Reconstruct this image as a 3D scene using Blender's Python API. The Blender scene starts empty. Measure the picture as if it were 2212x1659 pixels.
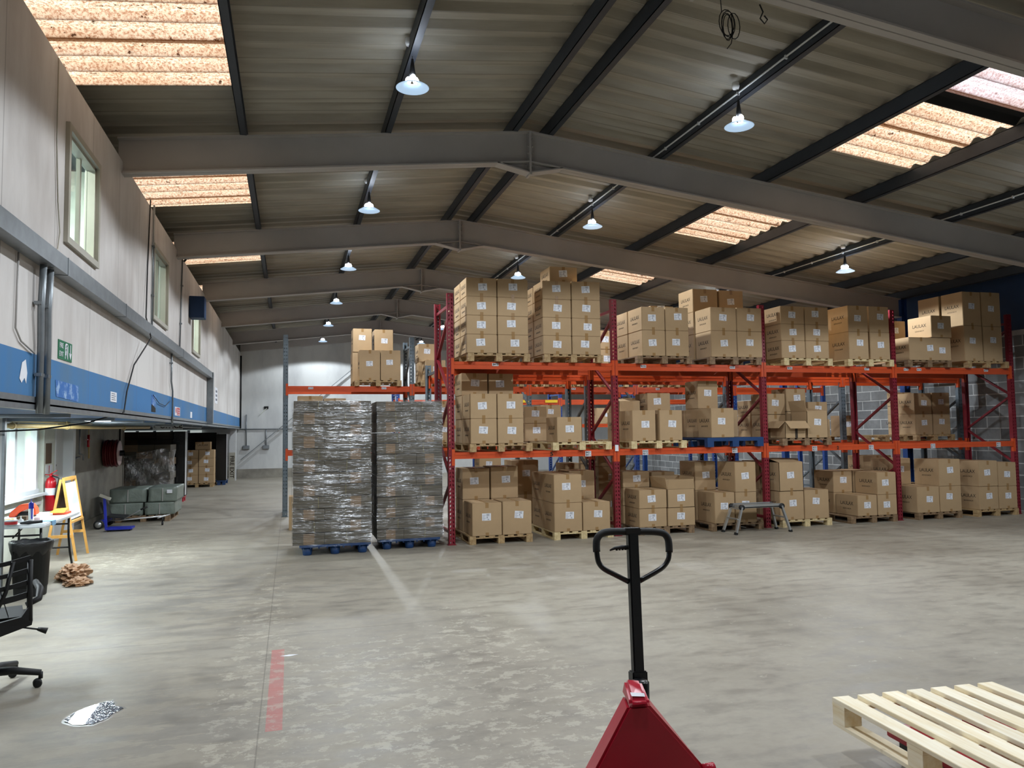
import bpy, bmesh, math, random
from mathutils import Vector, Matrix, Euler
random.seed(7)
SC = bpy.context.scene
COL = SC.collection
PI = math.pi

# ------------------------------------------------------------------ camera
cam = bpy.data.cameras.new('camera'); cam.sensor_width = 36; cam.lens = 36 * 1650 / 2212
cam.clip_start = .05; cam.clip_end = 300
camo = bpy.data.objects.new('camera', cam); COL.objects.link(camo)
R = Matrix(((0.96041976, -0.00448279, -0.27852071), (-0.27824877, -0.06244623, -0.95847696), (-0.01309592, 0.99803826, -0.06122192)))
camo.matrix_world = Matrix.Translation((0, 0, 1.72)) @ R.to_4x4()
SC.camera = camo
# ------------------------------------------------------------------ world, exposure
w = bpy.data.worlds.new('sky'); SC.world = w; w.use_nodes = True
bg = w.node_tree.nodes['Background']; bg.inputs[0].default_value = (.92, .96, 1, 1); bg.inputs[1].default_value = 2.2
SC.view_settings.view_transform = 'Standard'; SC.view_settings.look = 'None'
SC.view_settings.gamma = 1; SC.view_settings.use_curve_mapping = False
SC.view_settings.exposure = 0.0
LAMP_W = 318          # each hanging lamp
TUBE_W = 75           # strip light below the mezzanine over the work table
OFFICE_W = 230         # each office ceiling light behind the upper windows
LOWOFF_W = 170
SC.cycles.max_bounces = 8; SC.cycles.diffuse_bounces = 4; SC.cycles.glossy_bounces = 3
SC.cycles.transmission_bounces = 4; SC.cycles.transparent_max_bounces = 12
SC.cycles.caustics_reflective = False; SC.cycles.caustics_refractive = False

# ------------------------------------------------------------------ materials
def nm(name):
    m = bpy.data.materials.new(name); m.use_nodes = True
    return m, m.node_tree.nodes, m.node_tree.links, m.node_tree.nodes['Principled BSDF']
def lin(c):
    if max(c) > 1.001: c = [x / 255 for x in c]
    return tuple(((x / 12.92) if x <= .04045 else ((x + .055) / 1.055) ** 2.4) for x in c)
def ramp(N, stops):
    r = N.new('ShaderNodeValToRGB'); e = r.color_ramp.elements
    while len(e) < len(stops): e.new(.5)
    for i, (p, c) in enumerate(stops):
        e[i].position = p; e[i].color = (*c, 1) if len(c) == 3 else c
    return r
def coords(N, L, scale=(1, 1, 1), rot=(0, 0, 0)):
    t = N.new('ShaderNodeTexCoord'); m = N.new('ShaderNodeMapping')
    m.inputs['Scale'].default_value = scale; m.inputs['Rotation'].default_value = rot
    L.new(t.outputs['Object'], m.inputs[0]); return m.outputs[0]
def noise(N, L, vec, scale, detail=4, rough=.6):
    n = N.new('ShaderNodeTexNoise'); n.inputs['Scale'].default_value = scale
    n.inputs['Detail'].default_value = detail; n.inputs['Roughness'].default_value = rough
    L.new(vec, n.inputs['Vector']); return n.outputs['Fac']
def mixc(N, L, fac, a, b, mode='MIX'):
    m = N.new('ShaderNodeMix'); m.data_type = 'RGBA'; m.blend_type = mode
    for s, v in ((0, fac), (6, a), (7, b)):
        if hasattr(v, 'node'): L.new(v, m.inputs[s])
        else: m.inputs[s].default_value = v if s == 0 else (*v, 1)
    return m.outputs[2]
def math_(N, L, op, a, b=None, c=None):
    m = N.new('ShaderNodeMath'); m.operation = op
    for i, v in enumerate((a, b, c)):
        if v is None: continue
        if hasattr(v, 'node'): L.new(v, m.inputs[i])
        else: m.inputs[i].default_value = v
    return m.outputs[0]
def bump(N, L, B, h, strength=.3, dist=.01):
    b = N.new('ShaderNodeBump'); b.inputs['Strength'].default_value = strength; b.inputs['Distance'].default_value = dist
    L.new(h, b.inputs['Height']); L.new(b.outputs[0], B.inputs['Normal'])
def MAT(name, c, rough=.6, metal=0, var=.15, scale=3, stretch=(1, 1, 1), bmp=0, spec=.5, c2=None):
    m, N, L, B = nm(name); c = lin(c)
    c2 = lin(c2) if c2 else tuple(x * (1 - var) for x in c)
    v = coords(N, L, stretch); f = noise(N, L, v, scale, 5)
    r = ramp(N, [(.35, c2), (.65, c)]); L.new(f, r.inputs[0]); L.new(r.outputs[0], B.inputs['Base Color'])
    B.inputs['Roughness'].default_value = rough; B.inputs['Metallic'].default_value = metal
    B.inputs['Specular IOR Level'].default_value = spec
    if bmp: bump(N, L, B, noise(N, L, v, scale * 8, 3), bmp, .005)
    return m
def EMIT(name, c, s):
    m, N, L, B = nm(name)
    B.inputs['Base Color'].default_value = (*lin(c), 1); B.inputs['Emission Color'].default_value = (*lin(c), 1)
    B.inputs['Emission Strength'].default_value = s; return m
M = {}
M['card'] = MAT('cardboard', (182, 154, 118), .72, var=.1, scale=2.5, spec=.25)
M['cardin'] = MAT('cardboard inside', (196, 166, 124), .8, var=.1, spec=.2)
M['tape'] = MAT('brown packing tape', (158, 124, 82), .22, var=.08, scale=8)
M['ink'] = MAT('black ink', (52, 44, 34), .8, var=.05)
M['paper'] = MAT('white paper', (228, 230, 236), .6, var=.03)
M['paperink'] = MAT('grey print', (96, 98, 108), .7, var=.1)
M['red'] = MAT('dark red rack paint', (128, 30, 42), .38, var=.18, scale=6)
M['orange'] = MAT('orange rack paint', (206, 80, 36), .38, var=.14, scale=4)
M['orangepale'] = MAT('faded orange paint', (230, 118, 96), .4, var=.1)
M['grey'] = MAT('grey rack paint', (96, 106, 112), .4, .3, var=.15)
M['blue'] = MAT('blue rack paint', (36, 74, 140), .4, var=.15)
M['bluepl'] = MAT('blue plastic', (22, 62, 112), .45, var=.2)
M['galv'] = MAT('galvanised steel', (138, 144, 148), .42, .55, var=.18, scale=9)
M['alu'] = MAT('aluminium', (196, 198, 198), .32, .75, var=.1)
M['steel'] = MAT('painted roof steel', (172, 168, 164), .5, var=.1, scale=1.5)
M['purlin'] = MAT('dark purlin steel', (54, 60, 68), .5, .2, var=.15)
M['black'] = MAT('black plastic', (14, 15, 17), .6, var=.2)
M['blackm'] = MAT('black painted metal', (14, 15, 17), .28, var=.2)
M['bag'] = MAT('black bin bag', (14, 14, 15), .25, var=.3, scale=14, bmp=.9)
M['white'] = MAT('white paint', (214, 216, 216), .5, var=.05)
M['whitepl'] = MAT('white plastic', (226, 230, 232), .35, var=.04)
M['cream'] = MAT('cream paint', (178, 174, 160), .5, var=.08)
M['truckred'] = MAT('red pallet truck paint', (186, 30, 54), .3, var=.12, scale=3)
M['pine'] = None
M['rubber'] = MAT('black rubber', (20, 20, 20), .7, var=.2)
M['easelw'] = MAT('varnished beech', (214, 160, 84), .4, var=.12, stretch=(6, 6, 1), scale=4)
M['greywrap'] = MAT('grey green plastic wrap', (128, 138, 128), .38, var=.2, scale=3, bmp=.9)
M['hose'] = MAT('red hose', (110, 22, 28), .45, var=.2)
M['hosew'] = MAT('white hose reel disc', (206, 176, 176), .4, var=.08)
M['wet'] = MAT('wet concrete', (104, 98, 88), .3, var=.1)
M['kraft'] = MAT('crumpled kraft paper', (176, 136, 100), .7, var=.25, scale=8)
M['darkwrap'] = MAT('black stretch film', (16, 16, 16), .16, var=.2, scale=9, bmp=1.0)
M['signgreen'] = MAT('sign green', (14, 108, 72), .45, var=.04)
M['signred'] = MAT('sign red', (190, 40, 44), .45, var=.05)
M['navy'] = MAT('dark blue cladding', (14, 52, 92), .6, var=.12)
M['toolorange'] = MAT('orange tool plastic', (236, 84, 40), .35, var=.08)
M['yellow'] = MAT('yellow plastic', (236, 200, 50), .4, var=.08)
M['twine'] = MAT('dull yellow twine', (170, 160, 96), .6)
M['royal'] = MAT('royal blue paint', (28, 44, 168), .35, var=.1)
M['pipe'] = MAT('yellowed pipe paint', (190, 166, 110), .45, var=.2)
M['dark'] = MAT('black void', (5, 5, 6), .9, var=0)
M['redext'] = MAT('fire red', (186, 18, 32), .25, var=.05)
M['brownp'] = MAT('old brown board', (96, 72, 46), .6, var=.2)
M['bulb'] = EMIT('lamp bulb', (235, 243, 255), 60)
M['shade'] = EMIT('lit lamp shade', (190, 220, 250), .62)
M['tubem'] = EMIT('lit tube', (235, 245, 255), 6)
M['officelit'] = EMIT('lit room beyond', (215, 225, 220), .5)

def wood(name, c1, c2, stretch=(14, 1.2, 14)):
    m, N, L, B = nm(name)
    v = coords(N, L, stretch); f = noise(N, L, v, 2.2, 6, .6)
    v2 = coords(N, L); k = noise(N, L, v2, 5, 2)
    r = ramp(N, [(.3, lin(c2)), (.6, lin(c1))]); L.new(f, r.inputs[0])
    oi = N.new('ShaderNodeObjectInfo'); rr = ramp(N, [(0, (.87, .87, .87)), (1, (1, 1, 1))]); L.new(oi.outputs['Random'], rr.inputs[0])
    kn = ramp(N, [(.27, (.45, .36, .26)), (.34, (1, 1, 1))]); L.new(k, kn.inputs[0])
    c = mixc(N, L, 1.0, r.outputs[0], rr.outputs[0], 'MULTIPLY'); c = mixc(N, L, .7, c, kn.outputs[0], 'MULTIPLY')
    L.new(c, B.inputs['Base Color']); B.inputs['Roughness'].default_value = .65; bump(N, L, B, f, .25, .003)
    return m
M['pine'] = wood('new pine', (255, 246, 222), (240, 222, 182))
M['pinerack'] = wood('pale pallet wood', (224, 204, 158), (196, 172, 122))
M['pallet'] = wood('pallet wood', (188, 160, 116), (150, 118, 78))
M['palletold'] = wood('weathered pallet wood', (146, 120, 90), (108, 84, 60))

def rack_paint(name, c, square=False):
    """post paint with punched slots that let one see through"""
    m, N, L, B = nm(name)
    t = N.new('ShaderNodeTexCoord'); s = N.new('ShaderNodeSeparateXYZ'); L.new(t.outputs['Object'], s.inputs[0])
    x, y, z = s.outputs
    ax = math_(N, L, 'ABSOLUTE', x)
    zz = z if square else math_(N, L, 'ADD', z, math_(N, L, 'MULTIPLY', ax, .9))
    mz = math_(N, L, 'MODULO', math_(N, L, 'ADD', zz, 10.0), .075 if square else .062)
    h1 = math_(N, L, 'LESS_THAN', mz, .022 if square else .03)
    h2 = math_(N, L, 'LESS_THAN', math_(N, L, 'ABSOLUTE', math_(N, L, 'SUBTRACT', ax, .023)), .0085)
    fr = math_(N, L, 'LESS_THAN', y, .012)
    hole = math_(N, L, 'MULTIPLY', math_(N, L, 'MULTIPLY', h1, h2), fr)
    n = noise(N, L, coords(N, L), 7, 4); r = ramp(N, [(.3, tuple(v * .8 for v in lin(c))), (.7, lin(c))]); L.new(n, r.inputs[0])
    L.new(r.outputs[0], B.inputs['Base Color']); B.inputs['Roughness'].default_value = .4
    tr = N.new('ShaderNodeBsdfTransparent'); mx = N.new('ShaderNodeMixShader')
    L.new(hole, mx.inputs[0]); L.new(B.outputs[0], mx.inputs[1]); L.new(tr.outputs[0], mx.inputs[2])
    L.new(mx.outputs[0], N['Material Output'].inputs[0]); return m
M['redpost'] = rack_paint('dark red slotted post', (132, 32, 46))
M['greypost'] = rack_paint('grey slotted post', (104, 116, 124), True)
M['bluepost'] = rack_paint('blue slotted post', (38, 76, 150), True)

def floor_mat():
    m, N, L, B = nm('worn concrete')
    base = coords(N, L); n1 = noise(N, L, base, .55, 6, .62); n2 = noise(N, L, coords(N, L, (1, 2.2, 1)), 2.6, 6, .7)
    n3 = noise(N, L, base, 14, 4)
    r1 = ramp(N, [(.3, lin((130, 123, 110))), (.5, lin((151, 144, 130))), (.72, lin((163, 157, 143)))]); L.new(n1, r1.inputs[0])
    r2 = ramp(N, [(.36, (.70, .70, .71)), (.52, (1, 1, 1)), (.8, (1.05, 1.05, 1.04))]); L.new(n2, r2.inputs[0])
    c = mixc(N, L, .8, r1.outputs[0], r2.outputs[0], 'MULTIPLY')
    g = ramp(N, [(.3, (.93, .93, .93)), (.7, (1.03, 1.03, 1.03))]); L.new(n3, g.inputs[0]); c = mixc(N, L, 1, c, g.outputs[0], 'MULTIPLY')
    t = N.new('ShaderNodeTexCoord'); s = N.new('ShaderNodeSeparateXYZ'); L.new(t.outputs['Object'], s.inputs[0])
    X, Y, Z = s.outputs
    def blob(cx, cy, rx, ry):
        dx = math_(N, L, 'DIVIDE', math_(N, L, 'SUBTRACT', X, cx), rx); dy = math_(N, L, 'DIVIDE', math_(N, L, 'SUBTRACT', Y, cy), ry)
        d = math_(N, L, 'SQRT', math_(N, L, 'ADD', math_(N, L, 'MULTIPLY', dx, dx), math_(N, L, 'MULTIPLY', dy, dy)))
        return math_(N, L, 'MAXIMUM', math_(N, L, 'SUBTRACT', 1, d), 0)
    # flaked pale paint
    fl = noise(N, L, coords(N, L, (1.0, 1.25, 1)), 6.5, 9, .78)
    area = math_(N, L, 'ADD', math_(N, L, 'ADD', blob(.75, 4.9, 1.5, 2.6), blob(-.22, 6.5, .38, 6)), math_(N, L, 'ADD', blob(-2.0, 12.2, 1.3, 2.6), blob(1.6, 5.4, .5, 3)))
    area = math_(N, L, 'ADD', area, math_(N, L, 'MULTIPLY', blob(5, 6, 6, 5), .25))
    fm = math_(N, L, 'GREATER_THAN', math_(N, L, 'ADD', fl, math_(N, L, 'MULTIPLY', math_(N, L, 'MINIMUM', area, .6), .2)), .66)
    c = mixc(N, L, math_(N, L, 'MULTIPLY', fm, .5), c, lin((188, 182, 166)))
    # grey scuffs along the aisle
    st = noise(N, L, coords(N, L, (.5, 1.8, 1)), 2.4, 7, .7)
    sm = math_(N, L, 'MULTIPLY', math_(N, L, 'MINIMUM', math_(N, L, 'ADD', blob(-1.0, 9, 1.9, 4), math_(N, L, 'MULTIPLY', blob(-.6, 4.8, 1.2, 1.6), .8)), 1), math_(N, L, 'MULTIPLY', math_(N, L, 'GREATER_THAN', st, .5), .38))
    c = mixc(N, L, sm, c, lin((96, 96, 98)))
    # joints
    def line(a, w): return math_(N, L, 'LESS_THAN', math_(N, L, 'ABSOLUTE', a), w)
    j1 = line(math_(N, L, 'SUBTRACT', Y, 7.0), .006); j2 = line(math_(N, L, 'SUBTRACT', X, -.17), .004)
    j3 = line(math_(N, L, 'SUBTRACT', Y, 16.2), .01)
    jj = math_(N, L, 'MAXIMUM', math_(N, L, 'MAXIMUM', j1, j2), j3)
    c = mixc(N, L, math_(N, L, 'MULTIPLY', jj, .42), c, lin((70, 66, 58)))
    # faded red paint strip
    rs = math_(N, L, 'MULTIPLY', line(math_(N, L, 'SUBTRACT', X, -.085), .048), line(math_(N, L, 'SUBTRACT', Y, 5.63), .87))
    rs = math_(N, L, 'MULTIPLY', rs, math_(N, L, 'MULTIPLY', math_(N, L, 'SUBTRACT', 1.0, math_(N, L, 'MULTIPLY', fm, .45)), math_(N, L, 'ADD', .3, math_(N, L, 'MULTIPLY', n2, .7))))
    c = mixc(N, L, math_(N, L, 'MULTIPLY', rs, .85), c, lin((188, 92, 92)))
    L.new(c, B.inputs['Base Color'])
    rr = ramp(N, [(.35, (.42, .42, .42)), (.65, (.62, .62, .62))]); L.new(n2, rr.inputs[0]); L.new(rr.outputs[0], B.inputs['Roughness'])
    B.inputs['Specular IOR Level'].default_value = .4
    bump(N, L, B, n2, .12, .01)
    return m
M['floor'] = floor_mat()

def roof_mat():
    m, N, L, B = nm('weathered roof lining')
    n1 = noise(N, L, coords(N, L, (.5, 5, 1)), 1.4, 6, .6); n2 = noise(N, L, coords(N, L), .5, 3)
    r = ramp(N, [(.3, lin((143, 137, 125))), (.7, lin((172, 166, 152)))]); L.new(n1, r.inputs[0])
    r2 = ramp(N, [(.3, (.8, .78, .74)), (.7, (1, 1, 1))]); L.new(n2, r2.inputs[0])
    t = N.new('ShaderNodeTexCoord'); s = N.new('ShaderNodeSeparateXYZ'); L.new(t.outputs['Object'], s.inputs[0])
    c = mixc(N, L, 1, r.outputs[0], r2.outputs[0], 'MULTIPLY')
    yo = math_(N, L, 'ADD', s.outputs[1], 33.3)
    c = mixc(N, L, math_(N, L, 'MULTIPLY', math_(N, L, 'LESS_THAN', math_(N, L, 'MODULO', yo, .333), .022), .4), c, lin((70, 66, 58)))  # soft dark line on every wave, rib shading painted in
    c = mixc(N, L, math_(N, L, 'MULTIPLY', math_(N, L, 'LESS_THAN', math_(N, L, 'MODULO', yo, .999), .012), .6), c, lin((176, 170, 156)))
    L.new(c, B.inputs['Base Color']); B.inputs['Roughness'].default_value = .75
    return m
M['roof'] = roof_mat()

def skylight_mat(name, c1, c2):
    m, N, L, B = nm(name)
    f = noise(N, L, coords(N, L), 42, 4, .8); g = noise(N, L, coords(N, L, (1, 1.5, 1)), 9, 4, .7); h = noise(N, L, coords(N, L, (.6, 3, 1)), 1.3, 4)
    r = ramp(N, [(.42, lin(c2)), (.52, lin(c1))]); L.new(f, r.inputs[0])
    sp = ramp(N, [(.335, (.10, .06, .035)), (.365, (1, 1, 1))]); L.new(g, sp.inputs[0])
    br = ramp(N, [(.3, (.92, .87, .82)), (.6, (1, 1, 1))]); L.new(h, br.inputs[0])
    c = mixc(N, L, 1, r.outputs[0], sp.outputs[0], 'MULTIPLY'); c = mixc(N, L, 1, c, br.outputs[0], 'MULTIPLY')
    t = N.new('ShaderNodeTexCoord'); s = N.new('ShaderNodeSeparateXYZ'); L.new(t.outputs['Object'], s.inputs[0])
    my = math_(N, L, 'MODULO', math_(N, L, 'ADD', s.outputs[1], 33.3), .333)  # bands per wave paint the corrugation's shading into the sheet colour
    wave_shade = math_(N, L, 'LESS_THAN', my, .02); c = mixc(N, L, math_(N, L, 'MULTIPLY', wave_shade, .6), c, lin((110, 80, 70)))
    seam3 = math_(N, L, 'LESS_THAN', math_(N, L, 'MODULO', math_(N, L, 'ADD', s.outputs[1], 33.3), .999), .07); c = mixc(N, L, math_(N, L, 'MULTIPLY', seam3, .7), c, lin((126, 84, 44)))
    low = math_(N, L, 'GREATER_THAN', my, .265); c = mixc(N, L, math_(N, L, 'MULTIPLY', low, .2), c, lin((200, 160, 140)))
    tr = N.new('ShaderNodeBsdfTranslucent'); L.new(c, tr.inputs[0])
    di = N.new('ShaderNodeBsdfDiffuse'); di.inputs[0].default_value = (.1, .09, .07, 1)
    a = N.new('ShaderNodeAddShader'); L.new(tr.outputs[0], a.inputs[0]); L.new(di.outputs[0], a.inputs[1])
    mx = N.new('ShaderNodeMixShader'); mx.inputs[0].default_value = .5
    L.new(tr.outputs[0], mx.inputs[1]); L.new(tr.outputs[0], mx.inputs[2])
    L.new(tr.outputs[0], N['Material Output'].inputs[0]); return m
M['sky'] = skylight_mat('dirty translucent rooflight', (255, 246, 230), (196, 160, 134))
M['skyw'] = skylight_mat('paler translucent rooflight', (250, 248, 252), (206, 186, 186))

def block_mat():
    m, N, L, B = nm('painted blockwork')
    t = N.new('ShaderNodeTexCoord'); s = N.new('ShaderNodeSeparateXYZ'); L.new(t.outputs['Object'], s.inputs[0])
    cb = N.new('ShaderNodeCombineXYZ'); L.new(s.outputs[1], cb.inputs[0]); L.new(s.outputs[2], cb.inputs[1])
    b = N.new('ShaderNodeTexBrick'); L.new(cb.outputs[0], b.inputs[0]); b.inputs['Scale'].default_value = 1
    b.inputs['Brick Width'].default_value = .6; b.inputs['Row Height'].default_value = .235; b.inputs['Mortar Size'].default_value = .012
    b.inputs['Mortar Smooth'].default_value = .4
    b.inputs['Color1'].default_value = (*lin((112, 114, 115)), 1); b.inputs['Color2'].default_value = (*lin((142, 144, 144)), 1); b.inputs['Mortar'].default_value = (*lin((200, 202, 200)), 1)
    n = noise(N, L, coords(N, L), 3.5, 6, .7); r = ramp(N, [(.3, (.72, .72, .72)), (.65, (1.08, 1.08, 1.08))]); L.new(n, r.inputs[0])
    L.new(mixc(N, L, .9, b.outputs[0], r.outputs[0], 'MULTIPLY'), B.inputs['Base Color']); B.inputs['Roughness'].default_value = .8
    bump(N, L, B, b.outputs[1], -.3, .01); return m
M['block'] = block_mat()
def wall_mat(name, c, c2, seams=None, sc=(1, 1, .35)):
    m, N, L, B = nm(name)
    f = noise(N, L, coords(N, L, sc), 1.3, 6, .62); r = ramp(N, [(.32, lin(c2)), (.58, lin(c))]); L.new(f, r.inputs[0]); c_ = r.outputs[0]
    if seams:
        t = N.new('ShaderNodeTexCoord'); s = N.new('ShaderNodeSeparateXYZ'); L.new(t.outputs['Object'], s.inputs[0])
        k = math_(N, L, 'LESS_THAN', math_(N, L, 'MODULO', math_(N, L, 'ADD', s.outputs[seams[0]], 60), seams[1]), .014)
        c_ = mixc(N, L, math_(N, L, 'MULTIPLY', k, .5), c_, lin((96, 92, 88)))
    L.new(c_, B.inputs['Base Color']); B.inputs['Roughness'].default_value = .6; return m
M['wallL'] = wall_mat('white sheeting with grime', (214, 210, 206), (188, 181, 176), (1, 1.22))
M['wallF'] = wall_mat('white end wall', (206, 208, 206), (186, 188, 188))
M['blueband'] = wall_mat('blue painted band', (44, 112, 168), (72, 112, 146), (1, 2.44))
M['soffit'] = wall_mat('soffit boards', (30, 84, 134), (26, 62, 98))
M['greywall'] = wall_mat('grey rendered wall', (150, 146, 134), (112, 108, 100), sc=(1, 1, 1))
M['palewall'] = wall_mat('pale rendered wall', (220, 224, 212), (196, 200, 188), sc=(1, 1, 1))

def film(name, amt, stretch=(.8, .8, 5), rough=.28):
    m, N, L, B = nm(name)
    g = N.new('ShaderNodeBsdfGlossy'); g.inputs['Roughness'].default_value = rough; g.inputs[0].default_value = (.95, .97, 1, 1)
    n = noise(N, L, coords(N, L, stretch), 3, 3, .6); b = N.new('ShaderNodeBump'); b.inputs['Strength'].default_value = 1; b.inputs['Distance'].default_value = .05
    L.new(n, b.inputs['Height']); L.new(b.outputs[0], g.inputs['Normal'])
    tr = N.new('ShaderNodeBsdfTransparent'); mx = N.new('ShaderNodeMixShader')
    n2 = noise(N, L, coords(N, L, (1, 1, 1)), 2.2, 3); r = ramp(N, [(.42, (amt * .4,) * 3), (.5, (amt * 1.2,) * 3), (.66, (min(.5, amt * 4),) * 3)]); L.new(n2, r.inputs[0])
    L.new(r.outputs[0], mx.inputs[0]); L.new(tr.outputs[0], mx.inputs[1]); L.new(g.outputs[0], mx.inputs[2]); L.new(mx.outputs[0], N['Material Output'].inputs[0]); return m
M['film'] = film('clear stretch film', .07)
M['filmc'] = film('cloudy stretch film', .22, (4, 4, 4), .35)
def glass():
    m, N, L, B = nm('window glass'); g = N.new('ShaderNodeBsdfGlossy'); g.inputs['Roughness'].default_value = .03
    tr = N.new('ShaderNodeBsdfTransparent'); tr.inputs[0].default_value = (.92, .96, .95, 1); mx = N.new('ShaderNodeMixShader'); mx.inputs[0].default_value = .1
    L.new(tr.outputs[0], mx.inputs[1]); L.new(g.outputs[0], mx.inputs[2]); L.new(mx.outputs[0], N['Material Output'].inputs[0]); return m
M['glass'] = glass()
def flat_card():
    m, N, L, B = nm('flattened cardboard edges')
    s = coords(N, L, (.6, .6, 60)); n = noise(N, L, s, 1.6, 3, .7)
    r = ramp(N, [(.3, lin((60, 57, 50))), (.62, lin((104, 97, 84)))]); L.new(n, r.inputs[0])
    L.new(r.outputs[0], B.inputs['Base Color']); B.inputs['Roughness'].default_value = .75; bump(N, L, B, n, .5, .01); return m
M['flat'] = flat_card()
m, N, L, B = nm('flattened cardboard flaps'); n = noise(N, L, coords(N, L, (.6, .6, 60)), 1.6, 3, .7)
r = ramp(N, [(.3, lin((92, 78, 62))), (.62, lin((146, 122, 96)))]); L.new(n, r.inputs[0]); L.new(r.outputs[0], B.inputs['Base Color']); B.inputs['Roughness'].default_value = .75; bump(N, L, B, n, .5, .01)
M['flatc'] = m
m, N, L, B = nm('water'); B.inputs['Base Color'].default_value = (.09, .085, .075, 1); B.inputs['Roughness'].default_value = .04; B.inputs['Specular IOR Level'].default_value = .8
B.inputs['Coat Weight'].default_value = 1.0; B.inputs['Coat Roughness'].default_value = .02
bump(N, L, B, noise(N, L, coords(N, L, (1, 1, 1)), 16, 3), .6, .02); M['water'] = m

# ------------------------------------------------------------------ mesh helpers
class MB:
    def __init__(s): s.v = []; s.f = []; s.mi = []; s.sm = []
    def add(s, vs, fs, mi=0, smooth=False):
        o = len(s.v); s.v += [tuple(v) for v in vs]; s.f += [tuple(o + i for i in f) for f in fs]; s.mi += [mi] * len(fs); s.sm += [smooth] * len(fs); return s
    def box(s, x0, y0, z0, x1, y1, z1, mi=0):
        return s.add([(x0, y0, z0), (x1, y0, z0), (x1, y1, z0), (x0, y1, z0), (x0, y0, z1), (x1, y0, z1), (x1, y1, z1), (x0, y1, z1)],
                     [(0, 3, 2, 1), (4, 5, 6, 7), (0, 1, 5, 4), (1, 2, 6, 5), (2, 3, 7, 6), (3, 0, 4, 7)], mi)
    def bar(s, p, q, w, h, up=(0, 0, 1), mi=0):
        p, q = Vector(p), Vector(q); d = (q - p).normalized(); u = Vector(up)
        if abs(d.dot(u)) > .98: u = Vector((1, 0, 0))
        a = d.cross(u).normalized() * w / 2; b = a.cross(d).normalized() * h / 2
        vs = [p - a - b, p + a - b, p + a + b, p - a + b, q - a - b, q + a - b, q + a + b, q - a + b]
        return s.add(vs, [(0, 3, 2, 1), (4, 5, 6, 7), (0, 1, 5, 4), (1, 2, 6, 5), (2, 3, 7, 6), (3, 0, 4, 7)], mi)
    def tube(s, pts, r, n=8, mi=0, cap=True):
        pts = [Vector(p) for p in pts]; rings = []; prev = None
        for i, p in enumerate(pts):
            d = (pts[min(i + 1, len(pts) - 1)] - pts[max(i - 1, 0)]).normalized()
            if prev is None:
                u = Vector((0, 0, 1)) if abs(d.z) < .9 else Vector((1, 0, 0)); a = d.cross(u).normalized()
            else: a = (prev - d * prev.dot(d)).normalized()
            prev = a; b = d.cross(a); rr = r[i] if isinstance(r, (list, tuple)) else r
            rings.append([p + (a * math.cos(t) + b * math.sin(t)) * rr for t in [2 * PI * k / n for k in range(n)]])
        vs = [v for R_ in rings for v in R_]; fs = []
        for i in range(len(rings) - 1):
            for k in range(n): fs.append((i * n + k, i * n + (k + 1) % n, (i + 1) * n + (k + 1) % n, (i + 1) * n + k))
        s.add(vs, fs, mi, True)
        if cap:
            o = len(s.v) - len(vs); s.f += [tuple(o + n - 1 - k for k in range(n)), tuple(o + len(vs) - n + k for k in range(n))]; s.mi += [mi] * 2; s.sm += [False] * 2
        return s
    def lathe(s, prof, c=(0, 0, 0), n=24, mi=0, axis='Z', smooth=True):
        vs = []; fs = []
        for r, z in prof:
            for k in range(n):
                t = 2 * PI * k / n; a, b = r * math.cos(t), r * math.sin(t)
                p = (a, b, z) if axis == 'Z' else ((z, a, b) if axis == 'X' else (a, z, b))
                vs.append((p[0] + c[0], p[1] + c[1], p[2] + c[2]))
        for i in range(len(prof) - 1):
            for k in range(n): fs.append((i * n + k, i * n + (k + 1) % n, (i + 1) * n + (k + 1) % n, (i + 1) * n + k))
        return s.add(vs, fs, mi, smooth)
    def prism(s, poly, axis, a, b, mi=0):
        def P3(u, v, w_): return {'X': (w_, u, v), 'Y': (u, w_, v), 'Z': (u, v, w_)}[axis]
        n = len(poly); vs = [P3(u, v, a) for u, v in poly] + [P3(u, v, b) for u, v in poly]
        fs = [tuple(range(n)), tuple(range(2 * n - 1, n - 1, -1))] + [(i, i + n, (i + 1) % n + n, (i + 1) % n) for i in range(n)]
        return s.add(vs, fs, mi)
    def build(s, name, mats, parent=None, bevel=0, org=None, rot=None):
        me = bpy.data.meshes.new(name)
        off = Vector(org) if org is not None else (parent.location if parent is not None else Vector((0, 0, 0)))
        if rot is not None or (parent is not None and parent.get('_local')): off = Vector((0, 0, 0))
        me.from_pydata([tuple(Vector(v) - off) for v in s.v], [], s.f)
        if not isinstance(mats, (list, tuple)): mats = [mats]
        for m_ in mats: me.materials.append(M[m_])
        me.polygons.foreach_set('material_index', s.mi); me.polygons.foreach_set('use_smooth', s.sm)
        bm = bmesh.new(); bm.from_mesh(me)
        bmesh.ops.recalc_face_normals(bm, faces=bm.faces)
        if bevel: bmesh.ops.bevel(bm, geom=list(bm.edges), offset=bevel, segments=2, affect='EDGES', clamp_overlap=True)
        bm.to_mesh(me); bm.free(); me.update()
        o = bpy.data.objects.new(name, me); COL.objects.link(o)
        if parent is not None:
            o.parent = parent
            if org is not None: o.location = Vector(org) - parent.location
        elif org is not None: o.location = org
        return o
def put(name, me, parent, loc=(0, 0, 0), rot=(0, 0, 0), scale=None):
    o = bpy.data.objects.new(name, me); COL.objects.link(o); o.parent = parent; o.location = loc; o.rotation_euler = rot
    if scale: o.scale = scale
    return o
def tag(o, label, cat, group=None, kind=None):
    o['label'] = label; o['category'] = cat
    if group: o['group'] = group
    if kind: o['kind'] = kind
    return o
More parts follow.
